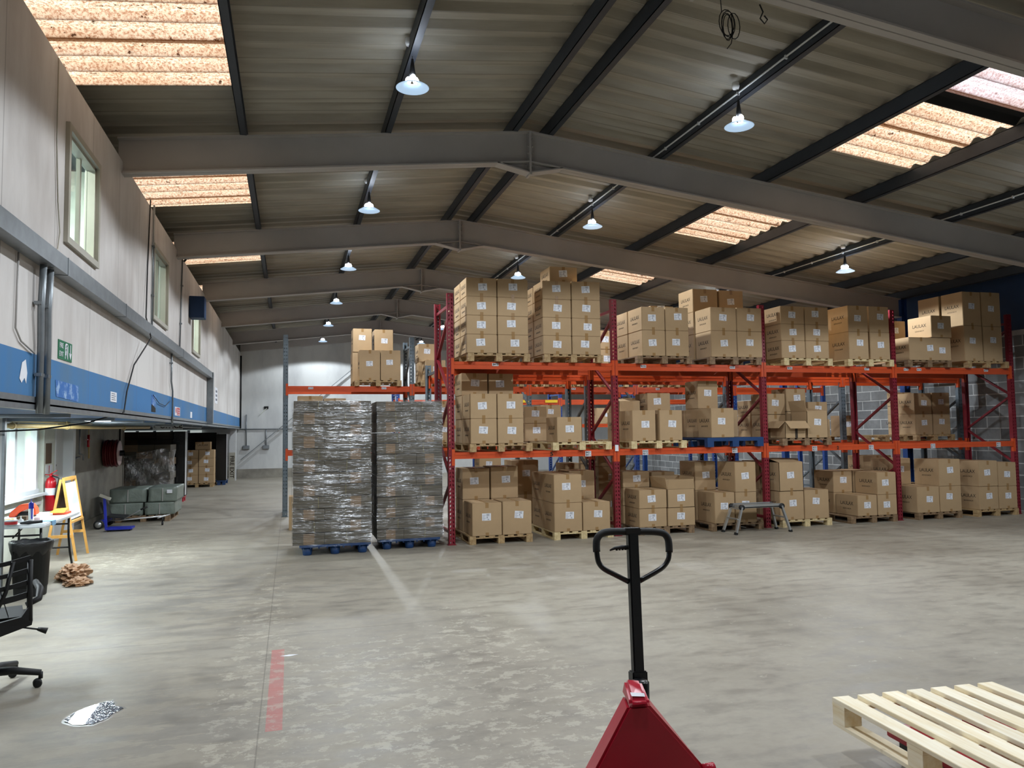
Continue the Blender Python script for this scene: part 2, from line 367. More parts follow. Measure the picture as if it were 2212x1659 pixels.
def T(name, label, cat, loc=(0, 0, 0), group=None, rz=0, local=False):
    o = bpy.data.objects.new(name, None); COL.objects.link(o); o.location = loc; o.rotation_euler = (0, 0, rz); o.empty_display_size = .1
    if local: o['_local'] = 1
    return tag(o, label, cat, group)
def ST(o, label=None):
    o['kind'] = 'structure'
    if label: o['label'] = label
    return o
def copy_tree(o, parent=None):
    c = o.copy(); COL.objects.link(c)
    if parent is not None: c.parent = parent
    for ch in list(o.children): copy_tree(ch, c)
    return c
def text_mesh(txt, size, depth=.0006, mat='ink', sx=1, spacing=1.0, align='CENTER', bold=0):
    cu = bpy.data.curves.new('lettering', 'FONT'); cu.body = txt; cu.size = size; cu.align_x = align; cu.align_y = 'CENTER'; cu.extrude = depth; cu.space_character = spacing
    cu.resolution_u = 3; cu.offset = bold
    o = bpy.data.objects.new('lettering', cu); COL.objects.link(o); bpy.context.view_layer.update()
    me = bpy.data.meshes.new_from_object(o.evaluated_get(bpy.context.evaluated_depsgraph_get()))
    bpy.data.objects.remove(o); bpy.data.curves.remove(cu)
    for v in me.vertices: v.co.x *= sx
    me.materials.clear(); me.materials.append(M[mat]); return me
FRONT = (PI / 2, 0, 0)            # lettering read by someone looking along +y
SIDE = Euler((PI / 2, 0, -PI / 2))   # lettering on a face that looks towards -x
RSIDE = (PI / 2, 0, PI / 2)       # lettering on a face that looks towards +x

# ------------------------------------------------------------------ the shell
RZ = lambda x: 5.95 - .113 * abs(x - 3.1)      # underside of the roof sheets
RT = lambda x: 5.77 - .113 * abs(x - 3.1)      # top of the roof beams
Y0, Y1 = -5.0, 31.9
XL, XR = -6.5, 14.0
b = MB(); b.box(XL - .2, Y0 - .2, -.2, XR + .3, Y1 + .3, 0); o = b.build('floor', 'floor'); ST(o, 'worn grey concrete warehouse floor')

def corr(x0, x1, y0, y1, mb, mi=0):
    """corrugated sheet, waves run down the slope, period .333"""
    per = .333; prof = [(0, 0), (.11, 0), (.18, .062), (.26, .062)]
    ys = []
    k = math.floor(y0 / per) - 1
    while k * per < y1 + per:
        for a, h in prof:
            ys.append((k * per + a, h))
        k += 1
    def hh(y):
        for (a, ha), (c, hc) in zip(ys, ys[1:]):
            if a <= y <= c: return ha + (hc - ha) * (y - a) / (c - a) if c > a else ha
        return 0
    pts = [(y0, hh(y0))] + [(y, h) for y, h in ys if y0 + 1e-4 < y < y1 - 1e-4] + [(y1, hh(y1))]
    vs = []; fs = []
    for y, h in pts:
        vs += [(x0, y, RZ(x0) + h), (x1, y, RZ(x1) + h), (x0, y, RZ(x0) + h + .012), (x1, y, RZ(x1) + h + .012)]
    for i in range(len(pts) - 1):
        a = i * 4; c = a + 4
        fs += [(a, a + 1, c + 1, c), (a + 2, c + 2, c + 3, a + 3)]
    fs += [(0, 2, 3, 1), (len(vs) - 4, len(vs) - 3, len(vs) - 1, len(vs) - 2), ]
    mb.add(vs, fs, mi)
YL = [(1.95, 4.3), (6.6, 8.66), (11.1, 13.12), (15.5, 17.5), (19.95, 21.97)]
YR = [(1.95, 4.3), (5.55, 8.64), (11.0, 13.13), (15.4, 17.43), (19.95, 21.97)]
def gaps(rs):
    out = []; p = Y0
    for a, c in rs: out.append((p, a)); p = c
    return out + [(p, Y1 + .2)]
b = MB()
for x0, x1 in ((-.6, 3.1), (XL, -2.35), (3.1, 6.93), (8.45, XR + .2)): corr(x0, x1, Y0, Y1 + .2, b)
for a, c in gaps(YL): corr(-2.35, -.6, a, c, b)
for a, c in gaps(YR): corr(6.93, 8.45, a, c, b)
b.add([(2.7, Y0, RZ(2.7) + .055), (3.1, Y0, RZ(3.1) + .1), (3.5, Y0, RZ(3.5) + .055), (2.7, Y1, RZ(2.7) + .055), (3.1, Y1, RZ(3.1) + .1), (3.5, Y1, RZ(3.5) + .055)], [(0, 1, 4, 3), (1, 2, 5, 4)])
o = b.build('ceiling', 'roof'); ST(o, 'corrugated roof sheets seen from below')
n_ = 4
for rs, x0, x1 in ((YL, -2.35, -.6), (YR, 6.93, 8.45)):
    for i, (a, c) in enumerate(rs):
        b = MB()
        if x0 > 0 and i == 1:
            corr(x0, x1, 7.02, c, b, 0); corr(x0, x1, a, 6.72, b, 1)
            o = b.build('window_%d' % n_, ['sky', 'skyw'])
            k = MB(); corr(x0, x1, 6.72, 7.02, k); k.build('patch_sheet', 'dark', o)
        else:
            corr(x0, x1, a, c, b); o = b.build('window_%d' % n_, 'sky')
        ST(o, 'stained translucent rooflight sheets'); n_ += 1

# roof beams (portal frame rafters)
for k in range(-1, 6):
    y = 9.71 + 4.47 * (k - 1) + (0.0)
    b = MB()
    for sx, xe in ((-1, -1.95), (1, 13.35)):
        t0, t1 = RT(3.1), RT(xe)
        D = .43
        def seg(za, zb, wd, xa=3.1, xb=xe):
            b.add([(xa, y - wd / 2, RT(xa) + za), (xa, y + wd / 2, RT(xa) + za), (xb, y + wd / 2, RT(xb) + za), (xb, y - wd / 2, RT(xb) + za),
                   (xa, y - wd / 2, RT(xa) + zb), (xa, y + wd / 2, RT(xa) + zb), (xb, y + wd / 2, RT(xb) + zb), (xb, y - wd / 2, RT(xb) + zb)],
                  [(0, 3, 2, 1), (4, 5, 6, 7), (0, 1, 5, 4), (1, 2, 6, 5), (2, 3, 7, 6), (3, 0, 4, 7)])
        seg(-.018, 0, .17); seg(-D, -D + .018, .17); seg(-D, 0, .014)
        # haunch below the ridge
        xh = 3.1 + sx * .46
        b.add([(3.1, y - .085, RT(3.1) - .58), (3.1, y + .085, RT(3.1) - .58), (xh, y + .085, RT(xh) - D), (xh, y - .085, RT(xh) - D),
               (3.1, y - .085, RT(3.1) - .562), (3.1, y + .085, RT(3.1) - .562), (xh, y + .085, RT(xh) - D + .018), (xh, y - .085, RT(xh) - D + .018)],
              [(0, 3, 2, 1), (4, 5, 6, 7), (0, 1, 5, 4), (1, 2, 6, 5), (2, 3, 7, 6), (3, 0, 4, 7)])
        b.add([(3.1, y - .006, RT(3.1) - .57), (xh, y - .006, RT(xh) - D), (3.1, y - .006, RT(3.1) - D), (3.1, y + .006, RT(3.1) - .57), (xh, y + .006, RT(xh) - D), (3.1, y + .006, RT(3.1) - D)], [(0, 1, 2), (3, 5, 4), (0, 1, 4, 3)])
    b.box(3.085, y - .09, RT(3.1) - .6, 3.115, y + .09, RT(3.1))
    if k < 5: b.box(13.3, y - .13, 0, 13.36, y + .13, 4.6) if False else None
    o = b.build('roof_beam', 'steel'); ST(o, 'grey steel portal rafter with ridge haunch')
    bt = MB()
    for zz in (-.1, -.2, -.3, -.4, -.5):
        for sx in (-1, 1):
            bt.lathe([(0, 0), (.014, 0), (.014, .016), (0, .016)], (3.1 + sx * .03, y - .05, RT(3.1) + zz), 6, axis='X')
    bt.build('bolt_row', 'steel', o)
# purlins
PX_ = [-6.0, -4.1, -2.35, -.6, 1.15, 2.85, 3.36, 5.03, 6.76, 8.46, 10.17, 11.85, 13.4]
for x in PX_:
    b = MB(); z0 = RT(x) + .0; z1 = RZ(x) - .002; s_ = 1 if x > 3.1 else -1
    b.box(x - .004, Y0, z0, x + .004, Y1, z1); b.box(x - .004, Y0, z0, x + .075, Y1, z0 + .006); b.box(x - .004, Y0, z1 - .006, x + .07, Y1, z1)
    o = b.build('roof_purlin', 'purlin'); ST(o, 'dark steel purlin under the roof sheets')
for x in (5.03, 10.17):
    b = MB(); b.tube([(x - .02, Y0, RT(x) + .075), (x - .02, Y1, RT(x) + .075)], .011, 6)
    y = Y0
    while y < Y1: b.box(x - .035, y, RT(x) + .05, x - .004, y + .02, RT(x) + .09); y += .9
    o = b.build('conduit_pipe', 'white'); tag(o, 'white conduit clipped along the purlin %s' % ('with the lamps nearer the ridge' if x < 6 else 'nearest the blue cladding'), 'conduit')

# walls
b = MB(); zt = RZ(XL) + .1
b.add([(XL, Y1, 0), (XR + .2, Y1, 0), (XR + .2, Y1, RZ(XR)), (3.1, Y1, 6.02), (XL, Y1, RZ(XL)), (XL, Y1 + .2, 0), (XR + .2, Y1 + .2, 0), (XR + .2, Y1 + .2, RZ(XR)), (3.1, Y1 + .2, 6.02), (XL, Y1 + .2, RZ(XL))],
      [(0, 1, 2, 3, 4), (9, 8, 7, 6, 5), (0, 5, 6, 1), (1, 6, 7, 2), (2, 7, 8, 3), (3, 8, 9, 4), (4, 9, 5, 0)])
ST(b.build('wall_back', 'wallF'), 'white end wall')
b = MB(); b.box(-2.0, Y1 - .03, 0, 3.3, Y1, .36); ST(b.build('baseboard_back', 'greywall'), 'grey plinth along the end wall')
b = MB()
for sx, xe in ((-1, -1.9), (1, 13.9)):
    b.add([(3.1, Y1 - .25, RZ(3.1) - .04), (xe, Y1 - .25, RZ(xe) - .04), (xe, Y1 - .25, RZ(xe) - .42), (3.1, Y1 - .25, RZ(3.1) - .42), (3.1, Y1 - .05, RZ(3.1) - .04), (xe, Y1 - .05, RZ(xe) - .04), (xe, Y1 - .05, RZ(xe) - .42), (3.1, Y1 - .05, RZ(3.1) - .42)],
          [(0, 1, 2, 3), (4, 7, 6, 5), (3, 2, 6, 7), (0, 4, 5, 1)])
ST(b.build('trim_1', 'steel'), 'dark gable beam')
b = MB(); b.box(XR, Y0, 0, XR + .2, Y1, 3.55); ST(b.build('wall_right', 'block'), 'painted blockwork side wall')
b = MB(); b.box(XR - .02, Y0, 3.55, XR + .2, Y1, RZ(XR) + .1)
b.box(XR - .06, Y0, 3.5, XR - .0, Y1, 3.6, 1); ST(b.build('trim_2', ['navy', 'steel']), 'dark blue cladding over the blockwork')
b = MB(); b.box(XL, Y0 - .2, 0, XR + .2, Y0, 6.2); ST(b.build('wall_front', 'wallF'))
b = MB(); b.box(XL - .2, Y0, 0, XL, Y1, 5.0); ST(b.build('wall_outer', 'wallF'))
for k in range(0, 6):
    y = 9.71 + 4.47 * (k - 1); b = MB()
    b.box(13.36, y - .07, 0, 13.375, y + .07, 4.62); b.box(13.5, y - .07, 0, 13.515, y + .07, 4.62); b.box(13.375, y - .008, 0, 13.5, y + .008, 4.62)
    ST(b.build('wall_column', 'blue'), 'blue steel wall column')
# mezzanine front wall with three windows
WIN = [(7.42, 8.45, 3.47, 4.42), (11.8, 13.02, 3.44, 4.41), (16.4, 17.55, 3.43, 4.42)]
b = MB(); zb, ztp = 1.97, 4.93; y = Y0
def wl(y0, y1, z0, z1):
    if z0 < 2.36 < z1: b.box(-2.0, y0, z0, -1.9, y1, 2.36, 1); z0 = 2.36
    b.box(-2.0, y0, z0, -1.9, y1, z1, 0)
for (a, c, z0, z1) in WIN:
    wl(y, a, zb, ztp); wl(a, c, zb, z0); wl(a, c, z1, ztp); y = c
wl(y, Y1, zb, ztp)
ST(b.build('wall_left', ['wallL', 'blueband']), 'white mezzanine wall over a blue band')
b = MB(); b.box(XL, Y0, 4.9, -1.95, Y1, 4.95); ST(b.build('trim_3', 'purlin'), 'office roof deck')
b = MB(); b.box(XL, Y0, 1.99, -2.0, Y1, 2.06); ST(b.build('ceiling_mezzanine', 'soffit'), 'blue soffit below the mezzanine')
b = MB(); b.box(-1.95, Y0, 1.93, -1.885, Y1, 1.985); b.box(-1.9, Y0, 1.97, -1.885, Y1, 2.03); b.box(-2.75, Y0, 1.945, -1.95, Y1, 1.985, 1)
for yy in range(0, 30, 2): b.bar((-6.4, yy + .5, 1.95), (-2.1, yy + .5, 1.95), .06, .08)
ST(b.build('trim_4', ['galv', 'soffit']), 'steel edge angle and joists below the mezzanine')
for i, (a, c, z0, z1) in enumerate(WIN):
    t = bpy.data.objects.new('window_%d' % (i + 1), None); COL.objects.link(t); t.location = (-1.9, a, z0); ST(t, 'internal office window')
    b = MB(); g = .06
    for (p, q, r_, s_) in ((a - g, a, z0 - g, z1 + g), (c, c + g, z0 - g, z1 + g), (a, c, z0 - g, z0), (a, c, z1, z1 + g)): b.box(-1.9, p, r_, -1.865, q, s_)
    for (p, q, r_, s_) in ((a, a + .03, z0, z1), (c - .03, c, z0, z1), (a, c, z0, z0 + .03), (a, c, z1 - .03, z1)): b.box(-1.99, p, r_, -1.9, q, s_)
    b.build('window_frame', 'cream', t)
    b = MB(); b.box(-1.975, a + .03, z0 + .03, -1.969, c - .03, z1 - .03); b.build('pane', 'glass', t)
    b = MB(); ym = a + (c - a) * (.62 if i != 2 else .5); b.box(-1.985, ym, z0 + .03, -1.95, ym + .05, z1 - .03); b.build('mullion', 'cream', t)
# rooms behind the upper windows
b = MB(); b.box(-4.3, Y0, 2.06, -4.2, Y1, 4.9)
for y in (5.0, 10.1, 14.6, 19.5): b.box(-4.2, y, 2.06, -2.0, y + .1, 4.9)
ST(b.build('wall_office', 'palewall'), 'pale office partitions')
def area(name, loc, sx, sy, power, color=(.9, .97, 1), rot=(0, 0, 0), parent=None):
    l = bpy.data.lights.new(name, 'AREA'); l.shape = 'RECTANGLE'; l.size = sx; l.size_y = sy; l.energy = power; l.color = color
    o = bpy.data.objects.new(name, l); COL.objects.link(o); o.location = loc; o.rotation_euler = rot
    if parent is not None: o.parent = parent; o.location = Vector(loc) - parent.location
    return o
for y, f in ((7.9, 1.2), (12.3, .35), (17.0, 1.0)):
    b = MB(); b.box(-3.5, y - .3, 4.85, -2.9, y + .3, 4.9); o = b.build('office_ceiling_light', 'whitepl'); tag(o, 'flat ceiling light in the office behind the %s upper window' % {7.9: 'first', 12.3: 'middle', 17.0: 'last'}[y], 'light', 'office ceiling lights')
    area('office_light', (-3.2, y, 4.83), .5, .5, OFFICE_W * f, (.92, 1, .97))

# ---- lower level under the mezzanine
b = MB(); b.box(-3.9, 14.95, 0, -3.75, 19.75, 1.99); b.box(XL, 19.7, 0, -3.75, 19.85, 1.99); ST(b.build('wall_left_lower', 'greywall'), 'grey rendered wall under the mezzanine')
b = MB(); b.box(-3.75, 14.95, 0, -3.71, 19.75, .12); ST(b.build('baseboard_left', 'greywall'), 'low plinth')
b = MB()   # window wall
b.box(-3.9, 9.5, 0, -3.75, 14.1, .86); b.box(-3.9, 13.35, .86, -3.75, 14.1, 1.99); b.box(-3.9, 9.5, 1.93, -3.75, 13.35, 1.99); b.box(-3.75, 13.42, 0, -3.66, 13.98, 1.99)
ST(b.build('wall_left_office', 'palewall'), 'brightly lit pale office wall')
t = bpy.data.objects.new('window_20', None); COL.objects.link(t); t.location = (-3.75, 9.5, .86); ST(t, 'lower office window with white frame')
b = MB()
for y in (9.5, 10.4, 11.4, 12.3, 13.27): b.box(-3.8, y, .86, -3.72, y + .09, 1.93)
b.box(-3.8, 9.5, .86, -3.70, 13.36, .93); b.box(-3.8, 9.5, 1.86, -3.72, 13.36, 1.93)
b.build('window_frame', 'whitepl', t)
b = MB(); b.box(-3.79, 9.55, .93, -3.784, 13.3, 1.86); b.build('pane', 'glass', t)
b = MB(); b.box(-3.75, 9.5, .7, -3.66, 13.36, .74); b.box(-3.75, 9.5, .83, -3.6, 13.4, .87); b.build('window_sill', 'whitepl', t)
b = MB(); b.box(-5.6, 9.4, 0, -5.5, 14.2, 1.99); b.box(-5.5, 9.3, 0, -3.9, 9.4, 1.99); b.box(-5.5, 14.1, 0, -3.9, 14.2, 1.99)
for y in (10.2, 11.3, 12.6): b.box(-5.5, y, .6, -5.46, y + .5, 1.95)
ST(b.build('wall_office_lower', 'white'), 'white room beyond the lower window')
area('lower_office_light', (-4.7, 11.8, 1.9), .9, 2.6, LOWOFF_W, (.9, 1, 1))
# door
b = MB(); b.box(-3.83, 14.1, 0, -3.75, 14.95, 1.99); ST(b.build('door_1', 'white'), 'grey white door in the office wall')
b = MB(); b.box(-3.75, 14.82, 0, -3.6, 14.98, 1.96); b.box(-3.75, 14.08, 0, -3.68, 14.14, 1.96); ST(b.build('trim_5', 'whitepl'), 'white door post')
b = MB(); b.lathe([(0, 0), (.025, 0), (.025, .04), (0, .05)], (-3.75, 14.25, 1.25), 10, axis='X'); b.build('door_knob', 'black', bpy.data.objects['door_1'])
# partition at the picture edge
b = MB(); b.box(-5.5, 9.45, 0, -2.98, 9.5, 1.96); b.box(-2.98, 9.445, 0, -2.955, 9.505, 1.96, 1); ST(b.build('wall_partition', ['white', 'galv']), 'white partition with grey edge strip')
# far end of the under-croft
b = MB(); b.box(-2.16, 30.4, 0, -1.95, 30.7, 1.93); ST(b.build('wall_pier', 'white'), 'white pier at the corner')
b = MB(); b.box(XL + .1, 31.75, 1.3, -3.3, 31.88, 1.9, 0)
for x in (-6.2, -5.6, -5.0, -4.4, -3.8): b.box(x, 31.7, 1.3, x + .1, 31.8, 1.9, 1)
ST(b.build('window_21', ['officelit', 'white']), 'lit window strip seen over the wrapped stacks')

# ------------------------------------------------------------------ fittings on the mezzanine wall
b = MB(); b.box(-1.895, 0, 3.06, -1.78, 19.45, 3.2); b.box(-1.895, 19.33, 1.98, -1.76, 19.5, 3.2)
for y in (1.6, 4.9, 7.05, 9.4, 14.2): b.box(-1.895, y, 3.055, -1.776, y + .02, 3.205)
tag(b.build('cable_trunking', 'galv'), 'long galvanised cable trunking along the white mezzanine wall', 'trunking')
def cond(name, pts, r, label, m_='galv', clips=()):
    b = MB(); b.tube(pts, r, 8)
    for c in clips: b.box(c[0] - .02, c[1] - r - .012, c[2] - .012, c[0] + .03, c[1] + r + .012, c[2] + .012)
    return tag(b.build(name, m_), label, 'conduit' if 'conduit' in name else 'cable')
for i, y in enumerate((6.62, 6.8)):
    cond('conduit_pipe', [(-1.84, y, 3.052), (-1.85, y, 2.7), (-1.86, y + .05, 2.45), (-1.86, y + .05, 1.9)], .026, ['thick grey conduit of the twin drop, nearer the torn sticker', 'thick grey conduit of the twin drop, nearer the exit sign'][i], clips=[(-1.87, y, 2.75), (-1.87, y + .05, 2.2)])
cond('conduit_pipe', [(-1.88, 11.72, 5.0), (-1.88, 11.68, 3.2)], .013, 'thin conduit rising from trunking beside the middle office window', clips=[(-1.89, 11.7, 4.4), (-1.89, 11.7, 3.7)])
cond('conduit_pipe', [(-1.88, 14.72, 4.95), (-1.88, 14.5, 3.2)], .013, 'thin conduit rising to the roof before the blue box', clips=[(-1.89, 14.7, 4.4), (-1.89, 14.6, 3.7)])
cond('conduit_pipe', [(-1.87, 13.5, 3.055), (-1.87, 13.5, 2.6), (-1.87, 13.66, 2.45), (-1.87, 13.68, 1.9)], .015, 'thin conduit dropping from trunking over the blue band', clips=[(-1.88, 13.5, 2.9)])
cond('cable', [(-1.86, 14.75, 4.85), (-1.6, 14.72, 5.2), (-1.55, 14.7, 5.02), (-1.8, 14.72, 4.9)], .02, 'black cable loop by the roof beam end', 'black')
cond('cable', [(-1.885, 7.05, 4.9), (-1.885, 7.05, 4.2), (-1.885, 7.12, 3.7), (-1.885, 7.2, 3.45), (-1.885, 7.15, 3.3), (-1.885, 6.98, 3.2)], .006, 'thin white cable hanging beside the first office window', 'cream')
cond('cable', [(-1.885, 11.45, 5.0), (-1.885, 11.3, 4.0), (-1.86, 11.1, 3.3), (-1.76, 10.9, 3.0), (-1.87, 10.4, 2.6), (-1.87, 10.0, 2.25), (-1.87, 9.85, 2.0), (-2.2, 9.6, 1.87), (-2.6, 9.3, 1.8), (-3.0, 9.1, 1.78), (-3.5, 9.0, 1.84)], .009, 'long black cable draped down the wall and under the mezzanine', 'black')
cond('cable', [(-1.885, 6.2, 3.05), (-1.885, 6.18, 2.5), (-1.885, 6.3, 2.42), (-1.88, 6.6, 2.36)], .007, 'thin grey cable above the blue band by the twin conduits', 'steel')
cond('cable', [(-1.885, 11.9, 2.3), (-1.88, 12.4, 2.2), (-1.88, 13.0, 2.18), (-1.88, 13.5, 2.28)], .005, 'thin black cable looped across the blue band', 'black')
b = MB(); b.box(-1.9, 15.85, 4.0, -1.62, 16.2, 4.42); o = b.build('alarm_box', 'navy', bevel=.008); tag(o, 'dark blue box unit fixed high between two office windows', 'box')
# signs
m, N, L, B = nm('faded blue sticker'); nn = noise(N, L, coords(N, L), 9, 6, .8); r = ramp(N, [(.5, lin((40, 104, 176))), (.6, lin((150, 180, 214)))]); L.new(nn, r.inputs[0]); L.new(r.outputs[0], B.inputs['Base Color']); M['sticker'] = m
def sign(name, y, z, w, h, mat, label, cat='sign', x=-1.9):
    t = T(name, label, cat, (x, y, z)); b = MB(); b.box(x, y, z, x + .006, y + w, z + h); b.build('sign_board', mat, t); return t
t = sign('exit_sign', 7.27, 2.385, .42, .165, 'signgreen', 'green fire exit sign with running man and down arrow', 'sign')
me = text_mesh('FIRE', .062, mat='paper'); put('lettering', me, t, (.008, .085, .118), RSIDE)
me = text_mesh('EXIT', .062, mat='paper'); put('lettering', me, t, (.008, .085, .045), RSIDE)
b = MB(); X_ = -1.892
b.box(X_, 7.46, 2.40, X_ + .001, 7.475, 2.535); b.box(X_, 7.54, 2.40, X_ + .001, 7.555, 2.535); b.box(X_, 7.46, 2.525, X_ + .001, 7.555, 2.535)
b.bar((X_, 7.505, 2.47), (X_, 7.495, 2.505), .004, .02, (1, 0, 0)); b.bar((X_, 7.505, 2.47), (X_, 7.525, 2.41), .004, .012, (1, 0, 0)); b.bar((X_, 7.5, 2.47), (X_, 7.47, 2.43), .004, .012, (1, 0, 0)); b.bar((X_, 7.5, 2.5), (X_, 7.47, 2.485), .004, .009, (1, 0, 0))
b.lathe([(0, 0), (.011, 0), (.011, .002), (0, .002)], (X_, 7.492, 2.515), 10, axis='X')
b.build('running_figure', 'paper', t)
b = MB(); b.box(X_, 7.62, 2.45, X_ + .001, 7.636, 2.535); b.add([(X_, 7.592, 2.46), (X_, 7.664, 2.46), (X_, 7.628, 2.40), (X_ + .001, 7.592, 2.46), (X_ + .001, 7.664, 2.46), (X_ + .001, 7.628, 2.40)], [(0, 1, 2), (5, 4, 3)])
b.build('arrow', 'paper', t)
t = sign('notice', 9.27, 2.1, .3, .11, 'paper', 'small white notice stuck on the blue band, text in black')
b = MB()
for i in range(4): b.box(-1.8935, 9.31, 2.12 + i * .022, -1.893, 9.52 - .03 * (i % 2), 2.128 + i * .022)
b.build('print', 'paperink', t)
t = T('torn_poster', 'torn blue and white poster with a black hole below on the blue band', 'poster', (-1.9, 11.85, 2.07)); b = MB(); b.box(-1.9, 11.85, 2.15, -1.897, 12.22, 2.31); b.build('poster_sheet', 'sticker', t)
b = MB(); b.add([(-1.896, 11.86, 2.06), (-1.896, 12.2, 2.06), (-1.896, 12.2, 2.12), (-1.896, 12.0, 2.15), (-1.896, 11.86, 2.17)], [(0, 1, 2, 3, 4)]); b.build('hole', 'dark', t)
t = sign('warning_sign', 14.15, 2.06, .62, .15, 'paper', 'white and red warning sign on the blue band by the trunking drop')
b = MB(); b.box(-1.8935, 14.38, 2.07, -1.893, 14.74, 2.2); b.lathe([(0, 0), (.05, 0), (.05, .001), (0, .001)], (-1.893, 14.27, 2.15), 14, axis='X'); b.build('red_panel', 'signred', t)
b = MB()
for i in range(3): b.box(-1.8925, 14.42, 2.085 + i * .035, -1.892, 14.7, 2.095 + i * .035)
b.build('print', 'paper', t)
t = sign('notice', 16.25, 2.06, .28, .12, 'paper', 'tiny white notice on the blue band, farther along than the red sign')
t = sign('notice', 21.3, 2.55, .75, .42, 'paper', 'tall white paper poster on the sheeting past the trunking end')
b = MB()
for i in range(3): b.box(-1.8935, 21.5, 2.62 + i * .11, -1.893, 21.9, 2.68 + i * .11)
b.build('print', 'paperink', t)
b = MB(); b.add([(-1.897, 6.33, 2.15), (-1.897, 6.38, 2.27), (-1.897, 6.46, 2.3), (-1.897, 6.5, 2.2), (-1.897, 6.48, 2.12), (-1.897, 6.44, 2.16), (-1.897, 6.38, 2.12)], [(0, 1, 2, 3, 4, 5, 6)]); o = b.build('torn_sticker', 'paper'); tag(o, 'torn white sticker remains on the blue band before the conduits', 'sticker')
b = MB(); b.add([(-1.897, 7.25, 2.06), (-1.897, 7.22, 2.2), (-1.897, 7.95, 2.19), (-1.897, 7.95, 2.04)], [(0, 1, 2, 3)])
tag(b.build('faded_sticker', 'sticker'), 'faded blue and white sticker below the exit sign', 'sticker')
# hanging office board
t = T('office_sign', 'white hanging sign reading office below the mezzanine edge', 'sign', (-2.85, 18, 1.84)); b = MB(); b.box(-2.85, 18, 1.84, -2.25, 18.02, 1.99); b.build('sign_board', 'white', t)
me = text_mesh('\u2190OFFICE', .14, bold=.004); put('lettering', me, t, (.3, -.004, .08), FRONT)

# end wall fittings
b = MB(); b.bar((-1.86, 31.7, .72), (3.6, 31.7, 5.3), .03, .09, (0, 1, 0)); tag(b.build('wall_brace', 'galv'), 'long diagonal steel brace across the white end wall', 'brace')
b = MB(); b.tube([(-1.9, 31.85, 1.92), (3.3, 31.85, 1.9)], .022, 6); tag(b.build('conduit_pipe', 'galv'), 'horizontal conduit running across the white end wall', 'conduit')
for x, z, s_ in ((-1.66, 1.2, 'taller conduit drop, nearer the corner'), (-.92, 1.2, 'shorter conduit drop beside the grey rack post')):
    t = T('wall_socket', 'grey socket box under the ' + s_, 'socket', (x, 31.85, z)); b = MB(); b.box(x - .12, 31.8, z - .06, x + .12, 31.9, z + .08); b.build('socket_box', 'galv', t)
    b = MB(); b.tube([(x, 31.86, z + .06), (x, 31.86, 2.5 if x < -1 else 1.92)], .02, 6); b.build('conduit', 'galv', t)
b = MB(); b.box(-1.0, 31.86, 2.72, -.84, 31.9, 2.82); b.bar((-.9, 31.88, 2.75), (-1.15, 31.88, 2.5), .02, .1, (0, 1, 0), 1); tag(b.build('torn_vent', ['dark', 'palewall']), 'small black hole with torn strip on the end wall', 'vent')
b = MB(); b.tube([(-1.87, 31.6, 1.95), (-1.87, 31.6, 4.8)], .035, 8); tag(b.build('downpipe', 'black'), 'black vertical pipe in the corner of the white walls', 'pipe')

# ------------------------------------------------------------------ hanging lamps
def make_lamp():
    t = T('pendant_lamp', '', 'lamp', (0, 0, 0), 'pendant lamps under the roof', local=True)
    b = MB(); b.lathe([(.05, .062), (.07, .056), (.16, .004), (.168, -.002), (.158, -.006), (.07, .046), (.05, .052)], n=28); b.build('lamp_shade', 'shade', t)
    for k in range(3):
        a = 2 * PI * k / 3 + .5; b = MB()
        b.lathe([(.001, -.035), (.02, -.03), (.03, -.01), (.028, .012), (.014, .032), (.001, .036)], (.045 * math.cos(a), .045 * math.sin(a), .085), 12); b.build('bulb', 'bulb', t)
    b = MB(); b.lathe([(.001, .11), (.03, .11), (.032, .15), (.02, .24), (.012, .3), (.001, .3)], n=12); b.build('lamp_holder', 'black', t)
    b = MB(); b.tube([(0, 0, .29), (0, 0, .4), (-.03, 0, .5)], .004, 5); b.build('cable', 'black', t)
    b = MB(); b.lathe([(.001, .44), (.035, .44), (.045, .47), (.04, .51), (.001, .51)], (-.03, 0, 0), 10); b.build('ceiling_rose', 'white', t)
    l = bpy.data.lights.new('lamp_light', 'SPOT'); l.energy = LAMP_W; l.color = (.86, .93, 1); l.spot_size = math.radians(150); l.spot_blend = .12; l.shadow_soft_size = .07
    o = bpy.data.objects.new('lamp_light', l); COL.objects.link(o); o.parent = t; o.location = (0, 0, -.015)
    return t
L0 = make_lamp(); first = True
ordn = ['first', 'second', 'third', 'fourth', 'fifth', 'sixth', 'seventh', 'eighth']
for x, z, nmr, ks in ((1.18, 5.22, 'the row nearer the white wall', range(-1, 6)), (4.97, 5.2, 'the row over the front rack edge', range(-1, 6)), (10.12, 4.66, 'the row by the blue cladding', (-1, 0, 1, 2, 3, 4))):
    for k in ks:
        o = L0 if first else copy_tree(L0); first = False
        o.location = (x, 7.55 + 4.47 * k, z)
        j = k + 1
        o['label'] = 'lit pendant lamp, %s along %s' % (ordn[j], nmr)

